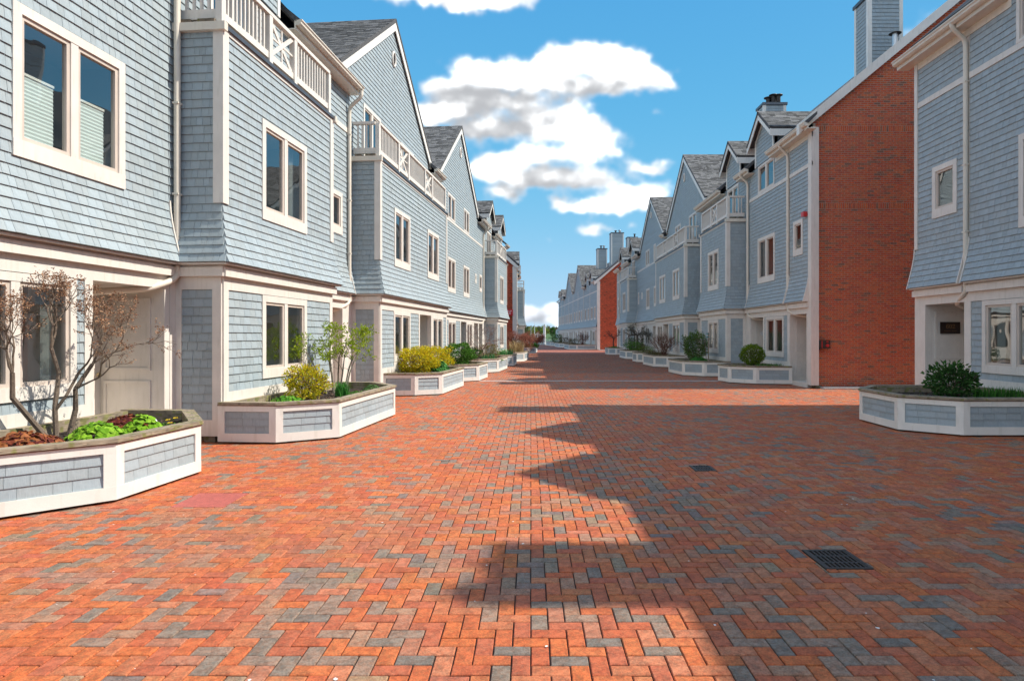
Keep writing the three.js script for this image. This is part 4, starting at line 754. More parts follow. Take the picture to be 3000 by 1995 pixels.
// ------------------------------------------------------------------ planters
rnd = mulberry(4242);
const SOIL = .53;
function planter(verts, label, { mulch = 120, detail = 2 } = {}) {
  const g = thing('planter', label, 'planter', 'planter boxes along the houses');
  const c0 = verts.reduce((s, v) => [s[0] + v[0] / verts.length, s[1] + v[1] / verts.length], [0, 0]);
  g.position.set(c0[0], 0, -c0[1]); g.updateMatrixWorld(true);
  const V = verts.map(([x, z]) => [x - c0[0], -(z - c0[1])]), n = V.length;
  const sub = (a, b) => [a[0] - b[0], a[1] - b[1]], nrm = (a) => { const l = Math.hypot(...a); return [a[0] / l, a[1] / l]; };
  const out = []; for (let i = 0; i < n - 1; i++) { const d = nrm(sub(V[i + 1], V[i])); let q = [-d[1], d[0]]; const m = [(V[i][0] + V[i + 1][0]) / 2, (V[i][1] + V[i + 1][1]) / 2]; if (q[0] * m[0] + q[1] * m[1] < 0) q = [-q[0], -q[1]]; out.push(q); }
  const off = (i, o) => { if (i === 0) return [V[0][0] + out[0][0] * o, V[0][1] + out[0][1] * o]; if (i === n - 1) return [V[i][0] + out[i - 1][0] * o, V[i][1] + out[i - 1][1] * o]; const a = out[i - 1], b = out[i], k = 1 + a[0] * b[0] + a[1] * b[1]; return [V[i][0] + (a[0] + b[0]) / k * o, V[i][1] + (a[1] + b[1]) / k * o]; };
  const sh = shinglePieces(g), soilPts = [];
  for (let i = 0; i < n; i++) soilPts.push(off(i, -.1));
  for (let i = 0; i < n - 1; i++) {
    let p = V[i], q = V[i + 1]; const a = nrm(sub(q, p)), nn = [-a[1], a[0]]; let ax = a; if (nn[0] * out[i][0] + nn[1] * out[i][1] < 0) { [p, q] = [q, p]; ax = [-a[0], -a[1]]; }
    const L = Math.hypot(...sub(q, p)), Mx = mat4([ax[0], 0, ax[1]], [0, 1, 0], [out[i][0], 0, out[i][1]], [p[0], 0, p[1]]), e = .012;
    boxMesh('box_wall', M.sheath, g, 0, L, .04, .57, -.05, 0, Mx);
    boxMesh('base_board', M.white, g, -e, L + e, .03, .165, .0005, .034, Mx); boxMesh('top_board', M.white, g, -e, L + e, .51, .598, .0005, .032, Mx);
    for (const [u, w] of [[-e, .1], [L - .1, L + e]]) boxMesh('stile', M.white, g, u, w, .1655, .5095, .0005, .032, Mx);
    boxMesh('plinth', M.base, g, .08, L - .08, 0, .04, -.2, -.1, Mx);
    boxMesh('drip_strip', M.capSide, g, -e * 1.5, L + e * 1.5, .5985, .612, .0, .042, Mx);
    const e3 = (.51 - .165) / 3; for (let k = 0; k < 3; k++) { let x = .1; while (x < L - .11) { let w = rr(.14, .3); if (L - .1 - x - w < .08) w = L - .1 - x; sh.add(new THREE.Matrix4().multiplyMatrices(Mx, mat4([1, 0, 0], [0, 1, 0], [0, 0, 1], [x + .0015, .166 + k * e3 + rr(-.001, .002), .001])), w - .003, e3, .015, Math.floor(rnd() * SH.length)); x += w; } }
    // weathered plank on top, mitred at the corners
    const o0 = off(i, .06), o1 = off(i + 1, .06), i0 = off(i, -.1), i1 = off(i + 1, -.1), yb = .6125, yt = .655, T = (w, y) => [w[0], y, w[1]], P8 = [o0, o1, i1, i0];
    const A = new Acc(), uo = rnd() * 4, vo = rnd(), along = (w) => (w[0] - o0[0]) * a[0] + (w[1] - o0[1]) * a[1] + uo, acr = (w) => -((w[0] - o0[0]) * out[i][0] + (w[1] - o0[1]) * out[i][1]) + vo;
    A.poly(P8.map((w) => T(w, yt)), null, P8.map((w) => [along(w), acr(w)])); A.poly(P8.map((w) => T(w, yb)), null, P8.map((w) => [along(w), acr(w)]));
    for (let k = 0; k < 4; k++) { const w = P8[k], z = P8[(k + 1) % 4]; A.quad(T(w, yb), T(z, yb), T(z, yt), T(w, yt), null, [[along(w), 0], [along(z), 0], [along(z), .04], [along(w), .04]].map(([u, v]) => [u, v + vo + k * .1])); }
    A.mesh('cap_plank', M.cap, g);
    const Ln = new Acc(); Ln.quad(T(i0, .4), T(i1, .4), T(i1, yb), T(i0, yb), null, [[along(i0), 0], [along(i1), 0], [along(i1), .2], [along(i0), .2]]); Ln.mesh('liner_board', M.cap, g);
  }
  { const b0 = V[0], b1 = V[n - 1], d = nrm(sub(b1, b0)); let q = [-d[1], d[0]]; if (q[0] * b0[0] + q[1] * b0[1] > 0) q = [-q[0], -q[1]]; const A = new Acc(), L = Math.hypot(...sub(b1, b0)), P4 = [b0, b1, [b1[0] + q[0] * .12, b1[1] + q[1] * .12], [b0[0] + q[0] * .12, b0[1] + q[1] * .12]]; A.poly(P4.map((w) => [w[0], .64, w[1]]), null, [[0, 0], [L, 0], [L, .12], [0, .12]]); A.quad([P4[3][0], .4, P4[3][1]], [P4[2][0], .4, P4[2][1]], [P4[2][0], .64, P4[2][1]], [P4[3][0], .64, P4[3][1]], null, [[0, 0], [L, 0], [L, .2], [0, .2]]); A.mesh('back_plank', M.cap, g); }
  const S = new Acc(); S.poly([...V.slice(0, 1), ...soilPts.slice(1, -1), V[n - 1]].map((w) => [w[0], SOIL - .02, w[1]])); S.mesh('soil', M.soil, g);
  if (mulch) { const K = new Acc(); for (let k = 0; k < mulch; k++) { const a = pick(soilPts), b = pick(soilPts), t = rnd(), u = Math.sqrt(rnd()) * .97, x = lerp(0, lerp(a[0], b[0], t), u), z = lerp(0, lerp(a[1], b[1], t), u), an = rnd() * 6.28, l = rr(.012, .045), w = rr(.005, .015), cc = Math.cos(an), ss = Math.sin(an), y = SOIL - .018; const k2 = rr(.06, .22), col = [k2, k2 * .66, k2 * .47]; K.box(-l, l, 0, rr(.006, .018), -w, w, mat4([cc, rr(-.3, .3), ss], [0, 1, 0], [-ss, 0, cc], [x, y, z]), col); } const m = K.mesh('mulch', M.barkV, g); m.userData.kind = 'stuff'; }
  sh.finish(detail >= 2 ? 80 : 0);
  return g;
}
planter([[-6.2, 5.5], [-5.35, 5.58], [-4.27, 6.64], [-4.12, 8.02], [-4.85, 9.2], [-5.82, 9.3]], 'large lit planter at left edge holding the brown seed headed shrub', { mulch: 500 });
planter([[-4.95, 10.3], [-4.02, 10.22], [-3.21, 10.77], [-2.94, 13.88], [-3.55, 14.8], [-4.5, 14.85]], 'lit planter in front of the nearest left bay', { mulch: 400 });
planter([[-4.2, 18.35], [-3.3, 18.4], [-2.6, 18.85], [-2.31, 21.97], [-2.9, 22.85], [-3.75, 22.9]], 'lit planter with the golden bushes in front of the long bay', { mulch: 200 });
planter([[-3.65, 23.9], [-2.7, 23.95], [-1.99, 24.5], [-1.8, 26.5], [-2.5, 27.3], [-3.4, 27.35]], 'lit planter on the left beside the pale drain strip', { mulch: 120 });
planter([[-3.9, 29.5], [-2.4, 29.6], [-1.55, 30.5], [-1.26, 33.8], [-2.0, 34.7], [-3.45, 34.7]], 'lit left planter with the twiggy small tree', { mulch: 80 });
planter([[-3.2, 36.0], [-1.7, 36.1], [-1.02, 36.74], [-.88, 38.85], [-1.5, 39.6], [-2.9, 39.6]], 'small lit left planter holding spring bulbs', { mulch: 0 });
planter([[-1.95, 42.3], [-1.05, 42.4], [-.46, 43.3], [-.19, 47], [-.8, 48], [-1.5, 48]], 'lit left planter with tan grass by the narrow bay', { mulch: 0, detail: 1 });
planter([[-1.7, 62.9], [-.3, 63], [.46, 63.7], [.68, 70.6], [-.1, 71.4], [-1.2, 71.4]], 'farthest lit left planter beside the brick end wall', { mulch: 0, detail: 1 });
planter([[9.48, 10.99], [7.33, 10.98], [6.62, 11.64], [6.66, 13.05], [7.3, 13.85], [9.48, 13.9]], 'large shaded planter at right edge before door 602', { mulch: 400 });
planter([[9.14, 22.68], [7.95, 22.85], [7.24, 23.6], [7.12, 24.5], [7.7, 25.2], [9.14, 25.25]], 'shaded planter nearest the brick end wall with a round bush', { mulch: 150 });
planter([[8.34, 27.0], [7.29, 27.18], [6.57, 27.9], [6.5, 30.4], [7.1, 31.2], [8.34, 31.2]], 'shaded planter with the staked sapling in front of the right bay', { mulch: 100 });
planter([[8.34, 35.1], [7.48, 35.2], [6.82, 35.8], [6.74, 38.7], [7.3, 39.5], [8.34, 39.5]], 'shaded right planter with the reddish twiggy bush', { mulch: 60 });
planter([[8.34, 41.8], [7.3, 41.85], [6.92, 42.2], [6.88, 43.6], [7.4, 44.3], [8.4, 44.3]], 'smallest shaded right planter before the umbrella tree', { mulch: 0 });
planter([[9.1, 47.4], [7.61, 47.6], [7.09, 48.2], [7.08, 51.4], [7.6, 52.1], [9.1, 52.1]], 'shaded right planter with the umbrella shaped tree', { mulch: 0 });
planter([[8.34, 58.6], [7.75, 58.7], [7.09, 59.2], [7.1, 61.6], [7.7, 62.3], [8.4, 62.3]], 'shaded right planter with the small bare tree', { mulch: 0, detail: 1 });
planter([[8.1, 80.75], [5.76, 80.8], [4.83, 82], [4.6, 88.3], [5.2, 89.5], [7.6, 89.5]], 'long shaded planter before the far brick end house', { mulch: 0, detail: 1 });
planter([[7.2, 97], [5.0, 97.2], [4.3, 98.3], [3.9, 105], [4.6, 106], [6.8, 106]], 'second shaded planter of the far right block', { mulch: 0, detail: 1 });
planter([[6.4, 112], [4.2, 112.3], [3.4, 113.5], [2.9, 121], [3.6, 122], [5.9, 122]], 'farthest shaded planter beside the water railing', { mulch: 0, detail: 1 });

// ------------------------------------------------------------------ plants
const nv = (a) => { const l = Math.hypot(...a) || 1; return [a[0] / l, a[1] / l, a[2] / l]; }, cr = (a, b) => [a[1] * b[2] - a[2] * b[1], a[2] * b[0] - a[0] * b[2], a[0] * b[1] - a[1] * b[0]], ad = (a, b, k = 1) => [a[0] + b[0] * k, a[1] + b[1] * k, a[2] + b[2] * k];
const rdir = () => { const y = rr(-1, 1), a = rnd() * 6.283, s = Math.sqrt(1 - y * y); return [s * Math.cos(a), y, s * Math.sin(a)]; };
function seg(A, p, q, r0, r1, col, n = 5) { const d = nv(ad(q, p, -1)), u = nv(cr(d, Math.abs(d[1]) < .9 ? [0, 1, 0] : [1, 0, 0])), w = cr(d, u); for (let k = 0; k < n; k++) { const a = k / n * 6.283, b = (k + 1) / n * 6.283, f = (c, t, r) => ad(ad(c, u, Math.cos(t) * r), w, Math.sin(t) * r); A.quad(f(p, a, r0), f(p, b, r0), f(q, b, r1), f(q, a, r1), col); } }
function leaf(A, p, d, len, wid, col, fold = .25) { const side = nv(cr(d, nv(ad(rdir(), [0, .6, 0])))), up = nv(cr(side, d)), m = ad(p, d, len * .45), l = ad(ad(m, side, wid / 2), up, wid * fold), r = ad(ad(m, side, -wid / 2), up, wid * fold), t = ad(ad(p, d, len), up, -len * .12); A.tri(p, l, t, col); A.tri(p, t, r, col); }
const shade = (c, k) => [c[0] * k, c[1] * k, c[2] * k];
function crown(A, c, R, n, len, wid, cols, { shell = .62, lump = .3, seed = 0, upBias = .3, flat = 1 } = {}) { for (let i = 0; i < n; i++) { const d = rdir(); const k = (1 + lump * IN.noise(d[0] * 2.1 + seed, d[1] * 2.1, d[2] * 2.1) * 2) * lerp(shell, 1, Math.sqrt(rnd())) * (rnd() < .12 ? rr(.5, 1.12) : 1); const p = [c[0] + d[0] * R[0] * k, c[1] + d[1] * R[1] * k, c[2] + d[2] * R[2] * k]; if (p[1] < .01) continue; leaf(A, p, nv([d[0] + rr(-.8, .8), d[1] * .6 + upBias + rr(-.7, .7), d[2] + rr(-.8, .8)]), len * rr(.65, 1.25), wid * rr(.7, 1.2), shade(pick(cols), rr(.8, 1.2))); } }
function grow(A, p, d, len, r, depth, o, tips) {
  const n = 3; let q = p, dd = d; for (let k = 0; k < n; k++) { dd = nv(ad(ad(dd, rdir(), o.wob ?? .22), [0, 1, 0], o.up ?? .04)); const e = ad(q, dd, len / n); const r0 = lerp(r, r * .72, k / n), r1 = lerp(r, r * .72, (k + 1) / n); seg(A, q, e, r0, r1, shade(o.bark, rr(.85, 1.15)), depth > 2 ? 6 : 4); q = e; if (depth >= 0 && depth < 3 && rnd() < (o.side ?? .35)) grow(A, q, nv(ad(dd, rdir(), 1.0)), len * .45, r * .45, -1, o, tips); }
  if (depth <= 0) { tips.push([q, dd]); return; }
  const m = (o.fork ?? 2) + (rnd() < (o.extra ?? .45) ? 1 : 0); for (let k = 0; k < m; k++) grow(A, q, nv(ad(dd, rdir(), o.spread ?? .75)), len * rr(.62, .9) * (o.shrink ?? 1), r * .68, depth - 1, o, tips);
}
function plant(name, label, cat, x, z, y = SOIL - .02, group) { const g = thing(name, label, cat, group); g.position.set(x, y, -z); return g; }
function bush(label, x, z, R, h, n, len, wid, cols, o = {}) {
  const g = plant(o.name || 'shrub', label, 'shrub', x, z, o.y, 'shrubs in the planters'), A = new Acc(), S = new Acc(), cy = o.cy ?? h * .56;
  const tips = []; for (let k = 0; k < (o.stems ?? 6); k++) { const a = rnd() * 6.283, e = rr(.2, .75); grow(S, [Math.cos(a) * .04, 0, Math.sin(a) * .04], nv([Math.cos(a) * e, 1, Math.sin(a) * e]), h * .42, o.sr ?? .012, 2, { bark: o.bark || [.14, .1, .07], wob: .2, spread: .6 }, tips); }
  S.mesh('stems', M.barkV, g); crown(A, [0, cy, 0], [R, h * .5, R * (o.rz ?? 1)], n, len, wid, cols, { seed: x * 3 + z, ...o }); A.mesh('foliage', M.leafV, g); return g;
}
function blades(label, x, z, n, spread, h, w, cols, o = {}) {
  const g = plant(o.name || 'leaf_clump', label, 'plant', x, z, o.y, 'low plants in the planters'), A = new Acc();
  for (let i = 0; i < n; i++) { const a = rnd() * 6.283, rad = Math.sqrt(rnd()) * spread, b = [Math.cos(a) * rad * (o.sx ?? 1), 0, Math.sin(a) * rad * (o.sz ?? 1)], an = rnd() * 6.283, lean = rr(.08, o.lean ?? .55), hh = h * rr(.6, 1.1), t = [b[0] + Math.cos(an) * lean * hh, hh, b[2] + Math.sin(an) * lean * hh], m = [b[0] + Math.cos(an) * lean * hh * .35, hh * .6, b[2] + Math.sin(an) * lean * hh * .35], s = [-Math.sin(an) * w / 2, 0, Math.cos(an) * w / 2], col = shade(pick(cols), rr(.8, 1.25)); A.quad(ad(b, s, .7), ad(b, s, -.7), ad(m, s, -1), ad(m, s), col); A.tri(ad(m, s), ad(m, s, -1), t, col); }
  A.mesh('leaves', M.leafV, g); return g;
}
function mound(label, x, z, R, h, n, size, cols, o = {}) { // overlapping rounded leaves
  const g = plant(o.name || 'leaf_clump', label, 'plant', x, z, o.y, 'low plants in the planters'), A = new Acc();
  for (let i = 0; i < n; i++) { const a = rnd() * 6.283, t = Math.sqrt(rnd()), c = [Math.cos(a) * t * R, h * (1 - t * t * .8) * rr(.7, 1.05), Math.sin(a) * t * R * (o.rz ?? 1)], nn = nv([Math.cos(a) * t + rr(-.4, .4), 1, Math.sin(a) * t + rr(-.4, .4)]), u = nv(cr(nn, rdir())), w = cr(nn, u), s = size * rr(.6, 1.15), col = shade(pick(cols), rr(.8, 1.2)), ring = []; const K = 8; for (let k = 0; k < K; k++) { const b = k / K * 6.283, q = s * (1 + .16 * Math.sin(b * 3 + i)) * .5; ring.push(ad(ad(ad(c, u, Math.cos(b) * q), w, Math.sin(b) * q), nn, .12 * s * Math.cos(b * 2))); } for (let k = 0; k < K; k++) A.tri(c, ring[k], ring[(k + 1) % K], col); }
  A.mesh('leaves', M.leafV, g); return g;
}
const GOLD = [[.74, .60, .02], [.68, .54, .015], [.60, .46, .02], [.78, .68, .04], [.50, .30, .02], [.42, .46, .03], [.5, .52, .03]], LIME = [[.22, .42, .02], [.17, .36, .02], [.28, .48, .04], [.12, .28, .015]], GREEN = [[.07, .19, .02], [.05, .14, .018], [.1, .24, .03], [.14, .28, .05]], DARK = [[.045, .12, .025], [.035, .09, .02], [.06, .15, .035], [.085, .17, .045]], OLIVE = [[.17, .28, .015], [.13, .22, .012], [.22, .34, .02], [.1, .17, .012]], RUST = [[.16, .035, .02], [.1, .02, .018], [.24, .07, .03], [.07, .018, .016]], TAN = [[.42, .3, .15], [.5, .38, .2], [.34, .22, .1]], REDTWIG = [[.34, .13, .09], [.28, .1, .07], [.4, .17, .12]];

// brown seed-headed shrub, nearest left planter
{
  const g = plant('seedhead_shrub', 'bare multi stemmed shrub with brown dried seed heads in the left foreground planter', 'shrub', -5.66, 7.72), S = new Acc(), F = new Acc(), tips = [];
  const bark = [.24, .18, .135], o = { bark, wob: .2, spread: .72, up: .06, side: .35, extra: .35, fork: 2 };
  const limb = (pts, r0, r1) => { for (let i = 0; i < pts.length - 1; i++) seg(S, pts[i], pts[i + 1], lerp(r0, r1, i / (pts.length - 1)), lerp(r0, r1, (i + 1) / (pts.length - 1)), bark, 7); };
  limb([[-.04, 0, .1], [-.1, .22, .25], [-.16, .5, .45], [-.12, .78, .5]], .036, .024); limb([[.0, 0, 0], [.0, .35, .02], [.02, .75, -.02], [-.02, 1.05, .05]], .032, .02); limb([[.06, 0, -.14], [.12, .3, -.16], [.16, .55, -.1], [.3, .85, -.2]], .034, .022); limb([[.0, .3, .02], [.12, .48, .0], [.2, .75, -.1]], .02, .016);
  for (const [p, d, l, dep] of [[[-.12, .78, .5], [-.1, .8, .5], .42, 3], [[-.12, .78, .5], [.05, 1, .1], .45, 3], [[-.12, .78, .5], [.2, .9, .3], .42, 3], [[-.02, 1.05, .05], [0, 1, .2], .42, 3], [[-.02, 1.05, .05], [.15, 1, -.1], .42, 3], [[.3, .85, -.2], [.7, .6, -.5], .44, 3], [[.3, .85, -.2], [.25, 1, -.3], .42, 3], [[.2, .75, -.1], [.8, .45, .1], .42, 3], [[.16, .55, -.1], [.7, .5, -.5], .42, 3]]) grow(S, p, nv(d), l * .64, .014, dep + 1, o, tips);
  S.mesh('stems', M.barkV, g);
  const HD = [[.34, .18, .095], [.27, .13, .07], [.42, .25, .14], [.2, .09, .05]];
  for (const [p, d] of tips) { if (rnd() < .4) continue; const n = Math.floor(rr(8, 18)), L = rr(.05, .12); for (let k = 0; k < n; k++) { const t = rnd(); leaf(F, ad(ad(p, d, t * L), rdir(), .035 * (1 - t * .6)), nv(ad(d, rdir(), 1)), rr(.014, .03), rr(.01, .02), pick(HD)); } }
  F.mesh('seed_heads', M.petalV, g);
}
mound('rusty red leafed clump at the left frame edge', -5.45, 6.95, .36, .16, 260, .075, [[.2, .05, .025], [.12, .025, .02], [.3, .1, .03], [.36, .13, .05]]);
mound('rusty red leafed clump behind the lime green plants', -5.2, 8.35, .3, .18, 230, .07, [[.15, .03, .022], [.1, .02, .02], [.26, .08, .03]]);
mound('bright lime green clump left of the other below the seed headed shrub', -4.98, 7.45, .3, .2, 240, .085, LIME);
mound('bright lime green clump right of its twin near the yellow flowers', -4.85, 8.1, .22, .2, 170, .08, LIME);
{
  const g = plant('pansy_clump', 'low green plants with three yellow flowers in the left foreground planter', 'flower', -4.58, 8.3, SOIL - .02), A = new Acc(), F = new Acc(); for (let i = 0; i < 260; i++) { const t = rnd(); leaf(A, [rr(-.3, .22) , rr(0, .06), rr(-.09, .09) - t * .1], nv([rr(-1, 1), rr(.4, 1), rr(-1, 1)]), rr(.02, .04), .016, pick(GREEN)); } A.mesh('leaves', M.leafV, g);
  for (const [x, y, z] of [[-.06, .12, .0], [.02, .14, -.03], [.0, .09, .06]]) { for (let k = 0; k < 5; k++) { const b = k / 5 * 6.283, c = [x + Math.cos(b) * .02, y, z + Math.sin(b) * .02], r = []; for (let q = 0; q < 7; q++) { const e = q / 7 * 6.283; r.push([c[0] + Math.cos(e) * .019, c[1] + .008 * Math.sin(e * 2), c[2] + Math.sin(e) * .019]); } for (let q = 0; q < 7; q++) F.tri(c, r[q], r[(q + 1) % 7], shade([.72, .5, .02], rr(.85, 1.1))); } } F.mesh('flowers', M.petalV, g);
}
{ const geo = new THREE.IcosahedronGeometry(.06, 2), p = geo.attributes.position; for (let i = 0; i < p.count; i++) { const k = 1 + .5 * IN.noise(p.getX(i) * 14, p.getY(i) * 14, p.getZ(i) * 14); p.setXYZ(i, p.getX(i) * k * 1.3, p.getY(i) * k * .8, p.getZ(i) * k); } geo.computeVertexNormals(); const m = shadowed(new THREE.Mesh(geo, M.house)); m.name = 'stone'; m.position.set(-5.05, SOIL + .03, -8.62); tag(m, 'white stone beside the rusty red clump', 'stone'); }

// nearest left bay planter
{
  const g = plant('vase_shrub', 'tall vase shaped shrub with young green leaves by the nearest left bay', 'shrub', -4.02, 13.45), S = new Acc(), A = new Acc(), tips = [];
  for (const [dx, dz] of [[-.5, .3], [-.15, .1], [.1, -.1], [.3, -.35], [.45, -.1], [-.3, -.2], [.15, .25], [-.7, .1]]) { const p = [dx * .35, 0, dz * .4], d = nv([dx * .55, 1, dz * .6]); const m = ad(ad(p, d, .42), rdir(), .04), e = ad(m, nv([dx * .8, 1, dz * .8]), .36); const bk = pick([[.3, .25, .19], [.2, .15, .11], [.36, .32, .25]]); seg(S, p, m, .017, .015, bk, 6); seg(S, m, e, .015, .011, bk, 6); grow(S, e, nv([dx * 1.1 + rr(-.3, .3), .75, dz * 1.1]), .3, .009, 2, { bark: bk, spread: .85, wob: .25, side: .6, up: .02, extra: .7 }, tips); grow(S, m, nv([dx + rr(-.6, .6), .9, dz + rr(-.6, .6)]), .32, .008, 2, { bark: bk, spread: .8, wob: .25, side: .5, extra: .6 }, tips); }
  S.mesh('stems', M.barkV, g);
  for (const [p, d] of tips) if (p[1] > .7) for (let k = 0; k < rr(5, 11); k++) leaf(A, ad(p, rdir(), rr(.01, .07)), nv(ad(ad(d, rdir(), .9), [0, .4, 0])), rr(.035, .065), rr(.02, .032), shade(pick([[.30, .40, .02], [.24, .34, .02], [.38, .46, .03]]), rr(.8, 1.2))); A.mesh('foliage', M.leafV, g);
}
bush('golden bush in the planter of the nearest left bay', -4.15, 11.95, .35, .6, 3200, .044, .028, GOLD.concat([[.30, .30, .02]]), { stems: 9, lump: .34 });
mound('bright green low clump left of the nearest golden bush', -4.22, 11.2, .34, .16, 300, .06, [[.1, .3, .02], [.07, .22, .02], [.15, .36, .03]]);
blades('upright green blade clump between golden bush and vase shaped shrub', -3.72, 12.75, 130, .14, .32, .014, [[.05, .2, .03], [.07, .26, .04]], { lean: .35 });
mound('dark green carpet plant under the vase shaped shrub', -3.5, 13.1, .3, .08, 320, .032, GREEN);
mound('round grey green mound at the far end of that planter', -3.42, 14.0, .22, .15, 320, .034, [[.1, .2, .06], [.14, .25, .09], [.07, .16, .04]]);
blades('small dry flower stalks at the near end of the bay planter', -4.35, 10.75, 14, .12, .26, .006, [[.2, .22, .06], [.3, .25, .1]], { lean: .3 });
// long bay planter
bush('larger golden bush in front of the long bay', -3.52, 20.0, .6, .76, 6000, .055, .038, GOLD, { stems: 12, lump: .32, sr: .01 });
bush('smaller golden bush with bare twigs beside the larger one', -3.15, 21.35, .5, .78, 3600, .055, .038, GOLD, { stems: 16, lump: .34, sr: .008 });
mound('broad green leafed clump before the golden bushes', -2.92, 20.7, .34, .42, 340, .1, [[.06, .2, .04], [.09, .27, .06], [.04, .15, .03]]);
blades('grey twiggy stalks in front of the long bay corner', -3.95, 18.75, 40, .2, .3, .006, [[.12, .1, .09]], { lean: .35 });
bush('dense mid green bush in the left planter by the drain strip', -2.85, 25.3, .64, .84, 5500, .06, .04, GREEN, { stems: 6, lump: .22 });
// twiggy tree planter
function bareTree(label, x, z, h, r, spread, cols, o = {}) {
  const g = plant(o.name || 'small_tree', label, 'tree', x, z, o.y, 'small trees in the planters'), S = new Acc(), A = new Acc(), tips = [], tr = o.trunk ?? h * .35; let p = [0, 0, 0]; const bk = o.bark || [.2, .14, .11]; for (let k = 0; k < 4; k++) { const q = ad(p, [rr(-.05, .05), tr / 4, rr(-.05, .05)]); seg(S, p, q, r * (1 - k * .06), r * (.94 - k * .06), bk, 7); p = q; }
  for (let k = 0; k < (o.limbs ?? 6); k++) { const a = k / (o.limbs ?? 6) * 6.283 + rr(-.3, .3); grow(S, p, nv([Math.cos(a) * spread, o.rise ?? .8, Math.sin(a) * spread]), (h - tr) * .42, r * .5, o.depth ?? 3, { bark: bk, spread: o.sp ?? .8, wob: .26, side: .55, up: o.up ?? .02, extra: .6 }, tips); }
  S.mesh('trunk', M.barkV, g); if (o.leaves) { for (const [q, d] of tips) for (let k = 0; k < o.leaves; k++) leaf(A, ad(q, rdir(), o.lr ?? .1), nv(ad(d, rdir(), 1.2)), o.ll ?? .05, o.lw ?? .03, shade(pick(cols), rr(.8, 1.2))); A.mesh('crown', M.leafV, g); } return g;
}
bareTree('leafless twiggy small tree in the left planter past the drain strip', -2.28, 31.6, 1.75, .028, .7, [], { bark: [.3, .2, .17], limbs: 8, trunk: .5, depth: 3 });
bush('ochre brown bush under the leafless small tree', -2.15, 33.2, .55, .75, 1900, .045, .03, [[.22, .17, .02], [.14, .1, .02], [.3, .22, .03]], { stems: 5 });
bush('dark green bush at the left of the leafless small tree', -2.9, 31.2, .5, .62, 1700, .05, .03, DARK, { stems: 4 });
blades('green strap leaved clump under the leafless small tree', -2.1, 31.6, 110, .4, .36, .025, [[.06, .2, .06], [.1, .26, .1]], { lean: .7 });
mound('low green carpet at the street edge of that planter', -1.75, 31.6, .45, .12, 260, .06, GREEN);
bush('brown twiggy low bush behind the left planters', -3.0, 33.9, .5, .7, 500, .03, .02, REDTWIG, { stems: 18 });
blades('spring bulb leaves in the small lit left planter', -1.5, 37.6, 150, .45, .5, .035, [[.07, .24, .06], [.12, .32, .1], [.16, .38, .14]], { lean: .6 });
mound('yellow green carpet in the small lit left planter', -1.35, 38.6, .45, .16, 200, .06, [[.2, .26, .03], [.14, .2, .03]]);
blades('tan dry ornamental grass in the left planter by the narrow bay', -.95, 43.6, 220, .5, .95, .022, TAN, { lean: .4 });
bush('dark bare hedge beside the red sign', -1.15, 46.3, .6, 1.0, 700, .05, .03, RUST, { stems: 14 });
bareTree('nearer of two low reddish twigged trees on the left', -.7, 46.6, 1.55, .05, 1.5, REDTWIG, { bark: [.2, .1, .075], limbs: 8, trunk: .6, depth: 3, rise: .4, leaves: 12, ll: .06, lw: .03, lr: .14 });
bareTree('farther of two low reddish twigged trees on the left', .1, 64.8, 1.75, .06, 1.6, REDTWIG, { bark: [.2, .09, .07], limbs: 9, trunk: .7, depth: 3, rise: .4, leaves: 12, ll: .08, lw: .04, lr: .18 });
blades('green clump at the street edge of the farthest left planter', .1, 64.9, 200, .7, .6, .06, [[.1, .32, .04], [.14, .4, .06]], { lean: .6 });
// right side
bush('dark green broad leafed shrub before door 602', 8.05, 12.35, .42, .6, 1200, .09, .05, DARK, { stems: 6, shell: .45, lump: .34, upBias: .5 });
blades('row of green grass blades in the planter before door 602', 8.62, 11.95, 420, .46, .26, .014, [[.05, .16, .025], [.07, .21, .03]], { lean: .35, sz: .4 });
blades('few pale sprouts at the near corner of the planter before door 602', 7.35, 12.3, 30, .18, .1, .012, [[.2, .24, .1]], { lean: .7 });
bush('neat round olive bush nearest the brick end wall', 8.2, 24.0, .43, .76, 4600, .048, .028, OLIVE, { stems: 14, lump: .12, cy: .5 });
blades('row of green blades beside the neat round bush', 8.65, 23.45, 260, .5, .22, .018, [[.05, .16, .025], [.07, .2, .03]], { lean: .35, sz: .35 });
bush('tall loose green shrub in front of the right bay', 7.45, 29.4, .52, 1.2, 4200, .065, .038, [[.11, .2, .045], [.08, .15, .035], [.16, .26, .06]], { stems: 12, lump: .3, cy: .75 });
mound('dark green leafy clump at the foot of the staked sapling', 7.35, 28.4, .45, .3, 340, .09, [[.04, .15, .02], [.06, .2, .03]]);
{
  const g = bareTree('thin sapling tied to a wooden stake in front of the right bay', 7.75, 28.55, 1.75, .014, .8, [], { name: 'staked_sapling', bark: [.22, .17, .12], limbs: 5, trunk: 1.0, depth: 1, rise: .3, up: -.1 });
  boxMesh('stake', M.cap, g, .06, .1, 0, 1.35, -.02, .02); const t = shadowed(new THREE.Mesh(new THREE.TorusGeometry(.06, .012, 6, 16), std({ color: C(.03, .22, .22), roughness: .7 }))); t.name = 'twine'; t.position.set(.05, 1.15, 0); t.rotation.x = 1.4; g.add(t); const t2 = t.clone(); t2.name = 'twine'; t2.position.y = 1.3; t2.rotation.x = 1.8; g.add(t2);
}
bush('reddish brown twiggy bush in the shaded right planter', 7.6, 36.9, .7, 1.35, 600, .04, .02, REDTWIG, { stems: 34, sr: .012, bark: [.22, .1, .065], cy: .8 });
blades('dry brown grass in the shaded right planters', 7.35, 38.6, 160, .5, .4, .02, [[.16, .12, .05], [.1, .1, .04]], { lean: .6 });
